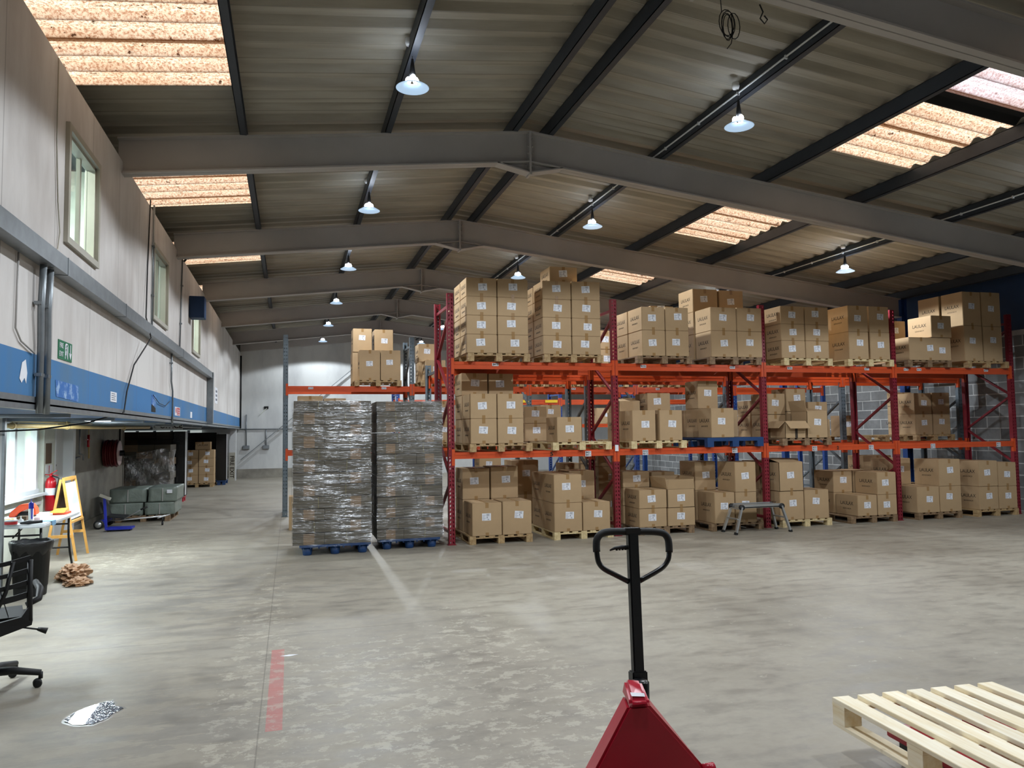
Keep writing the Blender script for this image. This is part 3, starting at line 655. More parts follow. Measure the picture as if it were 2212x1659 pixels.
# ------------------------------------------------------------------ racks
def channel(w, d, h):
    b = MB(); t_ = .006
    b.box(-w / 2, 0, 0, w / 2, t_, h); b.box(-w / 2, 0, 0, -w / 2 + t_, d, h); b.box(w / 2 - t_, 0, 0, w / 2, d, h)
    b.box(-w / 2, d - t_, 0, -w / 2 + .025, d, h); b.box(w / 2 - .025, d - t_, 0, w / 2, d, h); return b
def rack(label, xs, yf, yr, h, posts, beams, brace_m, numbers={}, first_brace=.98, loc=None, half=None):
    """xs post centres, beams: list of (z_top, height, bays, mats front, rear)"""
    t = T('pallet_rack', label, 'rack', (xs[0], yf, 0), 'pallet racks')
    cache = {}
    for i, x in enumerate(xs):
        pm = posts[i]; hh = h[i] if isinstance(h, (list, tuple)) else h
        for y, flip in ((yf, 0), (yr, 1)):
            hr = hh if not flip else hh - (.0)
            if (pm, hr) not in cache:
                q_ = channel(.1, .075, hr).build('post', pm); cache[(pm, hr)] = q_.data; bpy.data.objects.remove(q_)
            if flip: put('post', cache[(pm, hr)], t, (x - xs[0], yr - yf + .075, 0), (0, 0, PI))
            else: put('post', cache[(pm, hr)], t, (x - xs[0], 0, 0))
        bm_ = brace_m[i] if isinstance(brace_m, list) else brace_m
        z = first_brace; up = True; ya, yb = yf + .06, yr + .02; zz = .3; front = False
        nodes = []; k = 0; zc = first_brace - .65
        while zc < hh - .15:
            nodes.append((yb if k % 2 == 0 else ya, zc)); zc += .65; k += 1
        for (y0_, z0_), (y1_, z1_) in zip(nodes, nodes[1:]):
            MB().bar((x, y0_, z0_ + .02), (x, y1_, z1_ - .02), .035, .045, (1, 0, 0)).build('brace', bm_, t)
        for z_ in (.18, hh - .18): MB().bar((x, ya, z_), (x, yb, z_), .035, .045, (0, 0, 1)).build('brace', bm_, t)
        for y in (yf, yr): MB().box(x - .065, y - .01, 0, x + .065, y + .09, .008).build('foot_plate', bm_, t)
    for bi, (zt_, bh, bays, mf, mr) in enumerate(beams):
        for i in bays:
            xa, xb = xs[i] + .05, xs[i + 1] - .05
            for y, mm, s_ in ((yf, mf, 1), (yr, mr, -1)):
                if mm is None: continue
                b = MB(); b.box(xa, y + .005, zt_ - bh, xb, y + .05, zt_); b.box(xa, y + .0, zt_ - bh * .42, xb, y + .006, zt_ - .008)
                o = b.build('beam', mm, t)
                for xe, d in ((xa, -1), (xb, 1)):
                    c = MB(); c.box(min(xe, xe + d * .045), y - .006 if s_ > 0 else y + .0, zt_ - .2, max(xe, xe + d * .045), y + .002 if s_ > 0 else y + .056, zt_ + .05)
                    c.box(xe - .004, y, zt_ - .2, xe + .004, y + .05, zt_ + .05)
                    c = c.build('beam_connector', mm); c.parent = o; c.location = -t.location
                if s_ > 0:
                    for (fx, rows) in numbers.get((bi, i), []):
                        w_ = .1; xx = xa + fx * (xb - xa); hgt = .045 if len(rows) == 1 else .085
                        c = MB(); c.box(xx - w_ / 2, y - .004, zt_ - .02 - hgt, xx + w_ / 2, y - .002, zt_ - .02); c = c.build('location_label', 'paper'); c.parent = o; c.location = -t.location
                        for r_, s2 in enumerate(rows):
                            if s2 not in cache: cache[s2] = text_mesh(s2, .042, .0004, bold=.001)
                            put('lettering', cache[s2], o, (xx - t.location.x, -.0055, zt_ - .043 - r_ * .04), FRONT)
    return t
xa_ = [2.365, 5.10, 7.90, 10.67, 13.45]
rackA = rack('long front pallet rack with dark red posts and orange beams', xa_, 11.5, 12.55, 3.86, ['redpost'] * 5,
     [(2.80, .115, (0, 1, 2, 3), 'orange', 'orange'), (1.40, .10, (0, 1, 2, 3), 'orange', 'orange')], 'red',
     {(0, 0): [(.25, ['B412'])], (0, 1): [(.17, ['B332']), (.79, ['B331'])], (0, 2): [(.18, ['B232']), (.79, ['B231'])], (0, 3): [(.08, ['B132']), (.19, ['B132']), (.78, ['B131'])],
      (1, 0): [(.83, ['B421', 'B411'])], (1, 1): [(.17, ['B322', 'B312']), (.79, ['B321', 'B311'])], (1, 2): [(.35, ['B222', 'B212']), (.8, ['B221', 'B211'])], (1, 3): [(.28, ['B122', 'B112']), (.86, ['B121', 'B111'])]})
# hand written digits on the lower beams
b5 = text_mesh('5', .09, .0004, bold=.002, sx=1.3); b2 = text_mesh('2', .08, .0004, bold=.002)
beamsA = [c for c in rackA.children if c.name.startswith('beam')]
low = [c for c in beamsA if c.bound_box[0][2] < 1.5]
put('marker_digit', b5, low[0], (3.98 - 2.365, -.006, 1.345), FRONT); put('marker_digit', b2, low[4] if len(low) > 4 else low[-1], (9.37 - 2.365, -.006, 1.345), FRONT)
tg = MB(); tg.box(5.06, 11.47, 1.37, 5.12, 11.474, 1.47); tg = tg.build('hanging_tag', 'paper'); tg.parent = rackA; tg.location = -rackA.location
rackB = rack('grey post rack standing back-to-back behind the dark red rack', [2.45, 5.20, 8.07, 10.73, 13.7], 12.95, 13.95, 2.95, ['greypost'] * 5,
     [(2.72, .11, (0, 1, 2), 'orange', 'orange'), (2.72, .11, (3,), 'orange', 'orange'), (1.40, .10, (0, 1, 2, 3), 'orange', 'orange')], 'grey')
rackC = rack('rack with grey and blue posts across the aisle, ending by the wrapped cardboard', [-.1, 2.56, 5.25, 7.92, 10.6, 13.2], 16.65, 17.65, [3.8, 3.8, 3.2, 3.2, 3.0, 3.0], ['greypost', 'greypost', 'greypost', 'bluepost', 'bluepost', 'bluepost'],
     [(2.72, .12, (0, 1, 2, 3, 4), 'orange', 'orange'), (1.36, .1, (0, 1, 2, 3, 4), 'orange', 'orange')], 'grey',
     {(0, 0): [(.18, ['A132']), (.78, ['A131'])], (0, 1): [(.3, ['A232']), (.8, ['A231'])], (0, 2): [(.4, ['A332'])], (0, 3): [(.2, ['A432']), (.7, ['A431'])]})
rackD = rack('far rack with blue posts and yellow labels near the end of the hall', [3.0, 5.5, 8.0, 10.5, 13.0], 22.2, 23.2, 3.0, ['bluepost'] * 5,
     [(2.66, .12, (0, 1, 2, 3), 'orange', 'orange'), (1.9, .1, (0, 1, 2, 3), 'orange', 'orange'), (1.1, .1, (0, 1, 2, 3), 'orange', 'orange')], 'blue')
b = MB()
for x in (6.6, 7.5, 10.0): b.box(x, 22.185, 2.57, x + .4, 22.19, 2.65)
o = b.build('yellow_label', 'yellow'); o.parent = rackD; o.location = -rackD.location

# ------------------------------------------------------------------ pallets
def pallet_meshes(mat, W=1.0, Dp=1.2, H=.125, nb=7, bw=.095):
    out = {}
    t = .02; st = .018; bb = .018; blk = H - t - st - bb
    b = MB()
    for i in range(nb):
        x = -W / 2 + i * (W - bw) / (nb - 1); b.box(x, -Dp / 2, H - t, x + bw, Dp / 2, H)
    for y in (-Dp / 2, -.05, Dp / 2 - .1): b.box(-W / 2, y, H - t - st, W / 2, y + .1, H - t)
    b.sm = [False] * len(b.f); out['deck'] = b
    out['block'] = [MB().box(x, y, bb, x + .1, y + .1, bb + blk) for x in (-W / 2, -.05, W / 2 - .1) for y in (-Dp / 2, -.05, Dp / 2 - .1)]
    out['bottom_board'] = [MB().box(x, -Dp / 2, 0, x + .1, Dp / 2, bb) for x in (-W / 2, -.05, W / 2 - .1)]
    return out
PAL = {}
def pallet(mat, x, y, z, label, group='wooden pallets', rz=0):
    """x, y: middle of the pallet"""
    if mat not in PAL:
        t = T('wooden_pallet', label, 'pallet', (0, 0, 0), group, local=True)
        for k, v in pallet_meshes(mat).items():
            for m_ in (v if isinstance(v, list) else [v]): m_.build(k, mat, t)
        PAL[mat] = t
    else:
        t = copy_tree(PAL[mat])
    t.location = (x, y, z + (.002 if z else 0)); t.rotation_euler = (0, 0, rz); t['label'] = label; t['group'] = group
    return t

# ------------------------------------------------------------------ cartons
LAU = text_mesh('LAULAX', .088, .0004, bold=.0006)
DIMS = ['60X50X30CM', '50X45X40CM', '60X45X50CM']
DIM = {d: text_mesh(d, .036, .0004) for d in DIMS}
# shipping label: white paper with rows of print
b = MB(); b.box(-.07, -.0006, -.055, .07, .0, .055)
for i in range(6): b.box(-.062, -.001, -.048 + i * .015, -.062 + .03 + .012 * ((i * 7) % 3), -.0005, -.045 + i * .015, 1)
for i in range(5): b.box(.0, -.001, .015 + i * .007, .05 - .01 * (i % 2), -.0005, .018 + i * .007, 1)
b.box(.004, -.001, -.012, .018, -.0005, .002, 1); b.box(.02, -.001, -.045, .042, -.0005, -.037, 1); b.box(.0, -.001, -.026, .03, -.0005, -.023, 1)
_lb = b.build('shipping_label', ['paper', 'paperink']); LABEL = _lb.data; bpy.data.objects.remove(_lb)
CM = {}
_tb = MB().box(-.026, -.0008, 0, .026, 0, .05).build('packing_tape', 'tape'); TAB = _tb.data; bpy.data.objects.remove(_tb)
def carton_mesh(w, d, h, open_=False):
    k = (round(w, 3), round(d, 3), round(h, 3), open_)
    if k in CM: return CM[k]
    b = MB()
    if not open_:
        b.box(-w / 2, 0, 0, w / 2, d, h); o = b.build('carton_body', 'card', bevel=.006)
    else:
        t_ = .006
        b.box(-w / 2, 0, 0, w / 2, d, t_); b.box(-w / 2, 0, 0, w / 2, t_, h); b.box(-w / 2, d - t_, 0, w / 2, d, h); b.box(-w / 2, 0, 0, -w / 2 + t_, d, h); b.box(w / 2 - t_, 0, 0, w / 2, d, h)
        o = b.build('carton_body', 'card')
    me = o.data; bpy.data.objects.remove(o); CM[k] = me; return me
TP = {}
def tape_mesh(w, d, h):
    k = (round(d, 3), round(h, 3))
    if k in TP: return TP[k]
    b = MB(); b.box(-.026, -.0008, h - .075, .026, 0, h + .0008); b.box(-.026, -.0008, h, .026, d, h + .0008)
    o = b.build('packing_tape', 'tape'); me = o.data; bpy.data.objects.remove(o); TP[k] = me; return me
def carton(x0, x1, y0, d, z0, z1, label, group, front=True, side=True, open_=None, dim=0):
    w_, h_ = x1 - x0 - .006, z1 - z0 - .002
    d_ = d - .008
    t = T('carton', label, 'box', ((x0 + x1) / 2, y0 + random.uniform(0, .008), z0), group, local=True)
    t.rotation_euler = (0, 0, 0 if True else 0)
    put('carton_body', carton_mesh(w_, d_, h_, bool(open_)), t)
    if not open_: put('packing_tape', tape_mesh(w_, d_, h_), t)
    if front: put('packing_tape', TAB, t)
    if front: put('shipping_label', LABEL, t, (random.uniform(-.03, .03), -.0006, h_ * random.uniform(.5, .62)), (0, random.uniform(-.08, .08), 0))
    if side:
        put('brand_print', LAU, t, (-w_ / 2 - .0006, d_ / 2, h_ * .58), SIDE); put('size_print', DIM[DIMS[dim]], t, (-w_ / 2 - .0006, d_ / 2, h_ * .58 - .095), SIDE)
    if open_:
        for which in open_:
            b = MB()
            L_ = d_ / 2 - .01
            if which == 'F': b.add([(-w_ / 2, 0, h_), (w_ / 2, 0, h_), (w_ / 2 - .03, -.03, h_ + .16), (-w_ / 2 + .01, -.03, h_ + .16)], [(0, 1, 2, 3)])
            if which == 'f': b.add([(-w_ / 2, 0, h_), (w_ / 2, 0, h_), (w_ / 2 + .02, -.11, h_ - .13), (-w_ / 2 + .03, -.11, h_ - .13)], [(0, 1, 2, 3)])
            if which == 'L': b.add([(-w_ / 2, 0, h_), (-w_ / 2, d_, h_), (-w_ / 2 - .05, d_, h_ + .19), (-w_ / 2 - .03, .01, h_ + .19)], [(0, 1, 2, 3)])
            if which == 'l': b.add([(-w_ / 2, 0, h_), (-w_ / 2, d_, h_), (-w_ / 2 - .13, d_, h_ - .12), (-w_ / 2 - .13, .01, h_ - .12)], [(0, 1, 2, 3)])
            if which == 'R': b.add([(w_ / 2, 0, h_), (w_ / 2, d_, h_), (w_ / 2 + .0, d_, h_ + .19), (w_ / 2 + .0, .01, h_ + .19)], [(0, 1, 2, 3)])
            if which == 'B': b.add([(-w_ / 2, d_, h_), (w_ / 2, d_, h_), (w_ / 2, d_ + .0, h_ + .2), (-w_ / 2, d_ + .0, h_ + .2)], [(0, 1, 2, 3)])
            if which == 'n': b.add([(-w_ / 2, 0, h_), (w_ / 2, 0, h_), (w_ / 2, L_, h_ + .03), (-w_ / 2, L_, h_ + .05)], [(0, 1, 2, 3)])
            if which == 'b': b.add([(-w_ / 2, d_, h_), (w_ / 2, d_, h_), (w_ / 2, d_ - L_, h_ + .035), (-w_ / 2, d_ - L_, h_ + .06)], [(0, 1, 2, 3)])
            f = b.build('flap', 'card', t); md = f.modifiers.new('thickness', 'SOLIDIFY'); md.thickness = .005
    return t
LV = {1: ['only'], 2: ['bottom', 'top'], 3: ['bottom', 'middle', 'top'], 4: ['bottom', 'second', 'third', 'top']}
def stack(phrase, group, cols, y0=11.42, d=.5, backs=None, dim=0, opens={}):
    """cols: (x0, x1, [z levels]); backs: list of (y0, d, cols, show_front_levels)"""
    nc = len(cols)
    cn = ['left-column', 'right-column'] if nc == 2 else (['lone'] if nc == 1 else ['left-column', 'mid-column', 'right-column'])
    def words_(ci, li, n, row, cols_n):
        c = (cn[ci] if cols_n == nc else ['lone', 'left-column'][0])
        return 'brown carton, %s of %s, %s row, %s' % (LV[n][li] if n in LV else str(li), c, row, phrase)
    for ci, (x0, x1, zs) in enumerate(cols):
        for li, (a, c) in enumerate(zip(zs, zs[1:])):
            carton(x0, x1, y0, d, a, c, words_(ci, li, len(zs) - 1, 'front', nc), group, True, ci == 0 or (len(zs) > len(cols[0][2]) and li >= len(cols[0][2]) - 1), opens.get((ci, li)), dim)
    for ri, (yb, db, bc) in enumerate(backs or []):
        rn = ['second', 'third'][ri]
        for x0, x1, zs, vis in bc:
            ci = 0 if x0 < (cols[0][1] - .05) else nc - 1
            for li, (a, c) in enumerate(zip(zs, zs[1:])):
                carton(x0, x1, yb, db, a, c, words_(ci, li, len(zs) - 1, rn, nc), group, li in vis, ci == 0 or li in vis, None, dim)
U, MID_, FL = 'cartons on the upper shelf', 'cartons on the middle shelf', 'cartons on floor pallets'
PW = 'pallets of the front rack'
def up(n): return '%s upper-shelf pallet' % ordn[n - 1]
def mi(n): return '%s middle-shelf pallet' % ordn[n - 1]
def fl(n): return '%s floor pallet' % ordn[n - 1]
ZU, ZM = 2.80, 1.40
yp = 12.02
def lvl(*a): return list(a)
TU = ZU + .1275; TM = ZM + .1275; TF = .126
# upper shelf
pallet('pallet', 3.12, yp, ZU, 'wooden pallet under the tall eight-carton stack, first on the upper shelf', PW)
stack('first upper-shelf pallet', U, [(2.60, 3.09, [TU, 3.22, 3.515, 3.81, 4.105]), (3.10, 3.60, [TU, 3.22, 3.515, 3.81, 4.105])], d=.45,
      backs=[(11.88, .46, [(2.60, 3.08, [TU, 3.22, 3.515, 3.81, 4.1], [])]), (12.35, .4, [(2.58, 3.05, [TU, 3.22, 3.515, 3.81], [])])])
pallet('pallet', 4.36, yp, ZU, 'wooden pallet second on the upper shelf, beside the red post', PW)
stack('second upper-shelf pallet', U, [(3.84, 4.325, [TU, 3.225, 3.515, 3.81, 4.105]), (4.335, 4.83, [TU, 3.225, 3.515, 3.815, 4.115])], d=.49,
      backs=[(11.92, .47, [(3.84, 4.32, [TU, 3.22, 3.515, 3.81, 4.09], [])])])
carton(4.03, 4.51, 11.6, .5, 4.117, 4.38, 'brown carton alone on top of the second upper-shelf stack', U)
pallet('palletold', 5.97, yp, ZU, 'brown pallet third on the upper shelf, past the middle red post', PW)
stack('third upper-shelf pallet', U, [(5.56, 5.985, [TU, 3.355, 3.745]), (5.995, 6.425, [TU, 3.355, 3.75])], d=.54,
      backs=[(11.97, .5, [(5.55, 5.98, [TU, 3.35, 3.74], []), (6.0, 6.45, [TU, 3.35, 3.76, 3.86], [2])])], dim=1)
pallet('palletold', 7.31, yp, ZU, 'brown pallet fourth on the upper shelf under six large cartons', PW)
stack('fourth upper-shelf pallet', U, [(6.84, 7.34, [TU, 3.375, 3.78]), (7.35, 7.84, [TU, 3.375, 3.785])], d=.52,
      backs=[(11.96, .52, [(6.82, 7.32, [TU, 3.375, 3.775, 4.19], [2]), (7.35, 7.84, [TU, 3.375, 3.775, 4.185], [2])])], dim=1)
pallet('pinerack', 8.77, yp, ZU, 'pale pine pallet fifth on the upper shelf', PW)
stack('fifth upper-shelf pallet', U, [(8.22, 8.71, [TU, 3.235, 3.53, 3.845]), (8.72, 9.21, [TU, 3.24, 3.53, 3.84])], d=.48,
      backs=[(11.91, .48, [(8.22, 8.71, [TU, 3.235, 3.53, 3.84], [])])])
pallet('pinerack', 10.1, yp, ZU, 'pale pine pallet sixth on the upper shelf under four tall cartons', PW)
stack('sixth upper-shelf pallet', U, [(9.63, 10.06, [TU, 3.425, 3.90]), (10.09, 10.53, [TU, 3.425, 3.90])], d=.55,
      backs=[(11.98, .5, [(9.62, 10.05, [TU, 3.42, 3.895], [])])], dim=2)
pallet('palletold', 11.42, yp, ZU, 'brown slatted pallet seventh on the upper shelf', PW)
o = carton(10.95, 11.92, 11.42, .48, TU, 3.355, 'long brown carton with two labels, lowest on the seventh upper-shelf pallet', U, dim=1)
put('shipping_label', LABEL, o, (.28, -.0006, .19)); o.children[2].location.x = -.2
carton(11.455, 11.93, 11.4, .57, 3.36, 3.77, 'brightly lit carton set crookedly on the long carton, upper shelf', U, dim=1)
carton(10.98, 11.44, 11.99, .5, TU, 3.34, 'lower brown carton in second row behind the long carton', U, side=False)
carton(10.98, 11.44, 11.99, .5, 3.345, 3.74, 'upper shaded carton with label behind the red post, seventh upper pallet', U)
pallet('pallet', 12.8, yp, ZU, 'wooden pallet last on the upper shelf by the blockwork wall', PW)
stack('last upper-shelf pallet', U, [(12.24, 12.68, [TU, 3.605, 4.255]), (12.70, 13.16, [TU, 3.6, 4.26])], d=.5,
      backs=[(11.95, .52, [(12.22, 12.66, [TU, 3.605, 4.25], [])])], dim=2)
# middle shelf
pallet('pallet', 3.14, yp, ZM, 'wooden pallet first on the middle shelf', PW)
stack('first middle-shelf pallet', MID_, [(2.65, 3.07, [TM, 1.915, 2.30]), (3.08, 3.50, [TM, 1.915, 2.30])], d=.55,
      backs=[(11.99, .55, [(2.64, 3.075, [TM, 1.915, 2.30, 2.66], [2]), (3.09, 3.51, [TM, 1.915, 2.30, 2.655], [2])])], dim=1)
pallet('pinerack', 4.48, yp, ZM, 'pale pallet second on the middle shelf holding one carton', PW)
stack('second middle-shelf pallet', MID_, [(4.05, 4.47, [TM, 1.93])], d=.55)
pallet('pinerack', 5.83, yp, ZM, 'pale pallet third on the middle shelf, past the red post', PW)
stack('third middle-shelf pallet', MID_, [(5.35, 5.77, [TM, 2.03]), (5.84, 6.26, [TM, 2.03])], d=.54,
      backs=[(11.97, .5, [(5.36, 5.78, [TM, 2.02], []), (5.90, 6.34, [TM, 2.02, 2.34], [1])])], dim=2)
o = carton(5.38, 5.78, 12.0, .45, 2.022, 2.2, 'dark carton with curved arrow mark and open lid on middle shelf', MID_, False, False, 'nb')
b = MB(); pts = [(-.206, .08 + .2 * i / 10, .06 + .05 * ((i / 10 - .5) ** 2) * 4) for i in range(11)]; b.tube(pts, .005, 5); b.tube([(-.206, .08, .11), (-.206, .08 + .02, .15), ], .005, 5); b.build('arrow_print', 'ink', o)
# blue pallet with slatted blocks
t = T('plastic_pallet', 'dark blue wooden block pallet on the middle shelf', 'pallet', (7.26, yp, ZM), PW); t.location.z += 0
b = MB(); b.box(6.72, 11.42, 1.53, 7.8, 12.62, 1.56); b.box(6.72, 11.42, 1.5, 7.8, 11.52, 1.53); b.box(6.72, 12.52, 1.5, 7.8, 12.62, 1.53); b.build('deck', 'bluepl', t)
for x in (6.72, 7.2, 7.68):
    for y in (11.42, 11.97, 12.52): MB().box(x, y, 1.403, x + .12, y + .1, 1.5).build('block', 'bluepl', t)
ZB = 1.562
stack('blue middle-shelf pallet', MID_, [(6.80, 7.24, [ZB, 2.06])], d=.45, backs=[(11.88, .45, [(6.82, 7.22, [ZB, 2.065, 2.55], [1])])], dim=2)
carton(7.27, 7.62, 11.9, .5, ZB, 2.04, 'plain carton in shade beside the lone carton on the blue pallet', MID_, True, False)
carton(6.82, 7.22, 12.34, .3, ZB, 2.05, 'narrow carton in third row on the blue pallet', MID_, False, False)
pallet('palletold', 8.68, yp, ZM, 'brown pallet fifth on the middle shelf with opened cartons', PW)
carton(8.69, 9.12, 11.42, .45, TM, 2.0, 'tall carton with one raised flap on fifth middle-shelf pallet', MID_, True, False, 'nLb')
o = carton(8.24, 8.66, 11.42, .45, TM, 1.83, 'opened carton with drooping flaps, black tape on its front', MID_, False, False, 'fl')
MB().box(-.01, -.003, .0, .04, 0, .19).build('black_tape', 'ink', o)
for (x0, x1, y0, d_, z0, z1, lb) in ((8.2, 8.62, 11.92, .45, TM, 1.95, 'carton low behind the drooping flaps on fifth middle pallet'), (8.2, 8.62, 11.92, .45, 1.955, 2.0 + .33, 'carton with brand print standing behind the opened carton'),
                                  (8.64, 9.06, 11.92, .45, TM, 2.0, 'carton low behind the tall raised-flap carton'), (8.64, 9.06, 11.92, .45, 2.005, 2.42, 'highest labelled carton on the fifth middle-shelf pallet'),
                                  (9.14, 9.55, 11.9, .45, TM, 1.86, 'low carton beside the tall carton, fifth middle pallet'), (9.1, 9.52, 11.92, .45, 1.865, 2.18, 'carton resting on the low one beside the grey post')):
    carton(x0, x1, y0, d_, z0, z1, lb, MID_)
pallet('pallet', 11.75, 13.52, ZM, 'empty wooden pallet on the grey rack near the blockwork', PW)
pallet('pallet', 12.98, 13.52, ZM, 'wooden pallet under four cartons on the grey rack behind', PW)
stack('grey-rack pallet by the wall', MID_, [(12.53, 12.975, [TM, 1.965, 2.40]), (13.0, 13.45, [TM, 1.965, 2.41])], y0=12.99, d=.5, backs=[(13.5, .25, [(12.52, 12.96, [TM, 1.965, 2.44], [])])], dim=1)
carton(11.0, 11.35, 13.3, .4, TM, 1.95, 'single carton on the empty-looking pallet beside the grey post', MID_, True, False)
# floor
pallet('pallet', 3.12, yp, 0, 'wooden pallet first on the floor, nearest the wrapped cardboard', PW)
stack('first floor pallet', FL, [(2.66, 3.13, [TF, .625]), (3.14, 3.61, [TF, .635])], d=.57,
      backs=[(12.0, .55, [(2.64, 3.09, [TF, .635, 1.13], [1]), (3.11, 3.57, [TF, .635, 1.145], [1])])], dim=2)
pallet('pinerack', 4.48, yp, 0, 'pale pine pallet second on the floor', PW)
stack('second floor pallet', FL, [(3.98, 4.45, [TF, .575, 1.02]), (4.46, 4.93, [TF, .575])], d=.59,
      backs=[(12.02, .55, [(3.98, 4.44, [TF, .575, 1.02], []), (4.46, 4.92, [TF, .57, 1.04], [1])])], dim=1)
pallet('palletold', 5.93, yp, 0, 'brown pallet third on the floor, past the red post', PW)
stack('third floor pallet', FL, [(5.44, 5.935, [TF, .43, .73]), (5.95, 6.45, [TF, .425, .73])], d=.55, opens={(1, 1): 'FLRB'},
      backs=[(12.0, .5, [(5.42, 5.92, [TF, .43, .73, 1.0], [2]), (5.96, 6.4, [TF, .43, .73, .98], [2])])])
pallet('palletold', 7.25, yp, 0, 'brown pallet fourth on the floor behind the step platform', PW)
stack('fourth floor pallet', FL, [(6.82, 7.205, [TF, .64]), (7.22, 7.63, [TF, .635, 1.14])], d=.56,
      backs=[(12.0, .55, [(6.79, 7.2, [TF, .64, 1.14], [1]), (7.22, 7.62, [TF, .64], [])])], dim=2)
pallet('pinerack', 8.63, yp, 0, 'pale pine pallet fifth on the floor', PW)
stack('fifth floor pallet', FL, [(8.085, 8.57, [TF, .62, 1.115]), (8.58, 9.08, [TF, .625])], d=.55, opens={(0, 1): 'nb'},
      backs=[(12.0, .55, [(8.08, 8.55, [TF, .62, 1.12], []), (8.58, 8.92, [TF, .625, 1.15], [1])])], dim=1)
pallet('palletold', 10.03, yp, 0, 'brown pallet sixth on the floor before the fourth red post', PW)
stack('sixth floor pallet', FL, [(9.68, 10.10, [TF, .49]), (10.11, 10.53, [TF, .49, .89])], d=.57,
      backs=[(12.0, .55, [(9.65, 10.07, [TF, .50, .90], [1]), (10.1, 10.5, [TF, .49, .9], [])])], dim=1)
pallet('palletold', 11.5, yp, 0, 'greyed pallet seventh on the floor, past the fourth red post', PW)
stack('seventh floor pallet', FL, [(10.98, 11.49, [TF, .60]), (11.50, 12.0, [TF, .595, 1.09])], d=.59,
      backs=[(12.03, .5, [(10.95, 11.45, [TF, .60, 1.1], [1]), (11.5, 11.98, [TF, .6], [])])], dim=2)
pallet('pallet', 12.85, yp, 0, 'wooden pallet last on the floor by the end red post', PW)
stack('last floor pallet', FL, [(12.42, 12.88, [TF, .56, 1.04]), (12.89, 13.34, [TF, .55, 1.0])], d=.5, backs=[(11.94, .5, [(12.4, 12.86, [TF, .56, 1.04], [])])], dim=2)

# ---- racks behind
BK = 'cartons on the racks behind'
def simple(x0, x1, y0, d_, zs, phrase, mat='pallet', zp=None, labels=(0, 1, 2, 3)):
    if zp is not None: pallet(mat, (x0 + x1) / 2 + (.25 if x1 - x0 < .6 else 0), y0 + .6, zp, 'wooden pallet under the %s' % phrase, 'pallets on the racks behind')
    n = len(zs) - 1
    for i, (a, c) in enumerate(zip(zs, zs[1:])):
        carton(x0, x1, y0, d_, a, c, 'brown carton, %s of the %s' % (LV[n][i] if n in LV else ordn[i], phrase), BK, i in labels, True)
simple(5.35, 5.85, 12.98, .5, [2.847, 3.2, 3.55], 'pile between second and third upper pallets, grey rack', zp=2.72)
for x in (4.3, 7.0, 8.7): pallet('pallet', x, 13.52, 2.72, 'empty pallet on top of the grey rack, %s' % {4.3: 'behind the second upper stack', 7.0: 'behind the fourth upper stack', 8.7: 'behind the fifth upper stack'}[x], 'pallets on the racks behind')
simple(4.0, 4.42, 13.0, .45, [TM, 1.85, 2.15], 'dark pile behind the single middle-shelf carton', 'palletold', ZM)
simple(4.75, 5.12, 13.05, .5, [TM, 1.95], 'open-topped pair beside the grey post', None, None)
pallet('pallet', 6.35, 13.52, ZM, 'wooden pallet on the grey rack behind the third middle pallet', 'pallets on the racks behind')
simple(5.9, 6.35, 13.0, .5, [TM, 2.0, 2.3], 'pile on the grey rack with printed brand', None, None)
pallet('pallet', 9.0, 13.52, ZM, 'wooden pallet on the grey rack behind the fifth middle pallet', 'pallets on the racks behind')
simple(8.6, 9.0, 13.0, .45, [TM, 1.95, 2.25], 'small pile deep on the grey rack, fifth bay side', None, None)
simple(3.75, 4.25, 13.0, .5, [.127, .6, 1.2], 'floor pile on the grey rack behind second floor pallet', 'palletold', 0)
simple(4.78, 5.1, 13.1, .5, [.0, .5, 1.12], 'neighbouring floor pile beside the grey post foot', None, None)
simple(5.4, 5.95, 13.0, .5, [.127, .55, 1.05, 1.28], 'floor pile on the grey rack behind third floor pallet', 'palletold', 0)
simple(9.0, 9.5, 13.0, .5, [.127, .6, 1.0], 'floor pile on the grey rack behind fifth floor pallet', 'palletold', 0)
simple(11.2, 11.9, 13.0, .5, [.127, .6, 1.12], 'floor pile on the grey rack behind seventh floor pallet', 'pallet', 0)
# aisle rack (grey and blue posts)
pallet('pallet', 1.82, 17.18, 2.72, 'wooden pallet high on the aisle rack under four tall cartons', 'pallets on the racks behind')
for (x0, x1, y0, d_, z0, z1, lb) in ((1.42, 1.86, 16.58, .5, 2.847, 3.5, 'tall carton, left-column front row, high on the aisle rack'), (1.87, 2.3, 16.58, .5, 2.847, 3.5, 'tall carton, right-column front row, high on the aisle rack'),
                                  (1.31, 1.74, 17.1, .55, 2.847, 3.5, 'tall carton low in second row, high on the aisle rack'), (1.32, 1.74, 17.1, .5, 3.505, 4.03, 'pale lit carton topping the left-column, aisle rack'),
                                  (1.78, 2.22, 17.1, .5, 2.847, 3.5, 'carton low in second row by the grey post, aisle rack'), (1.79, 2.21, 17.1, .5, 3.505, 4.02, 'pale lit carton topping the right-column, aisle rack'),
                                  (2.85, 3.3, 16.6, .5, 2.847, 3.3, 'labelled carton just past the second grey post, aisle rack'), (2.78, 3.2, 17.12, .5, 2.847, 3.3, 'carton behind the one past the second grey post'), (2.78, 3.2, 17.12, .5, 3.305, 3.72, 'upper carton past the second grey post, aisle rack')):
    carton(x0, x1, y0, d_, z0, z1, lb, BK)
pallet('pallet', 3.25, 17.18, 2.72, 'wooden pallet past the second grey post, aisle rack', 'pallets on the racks behind')
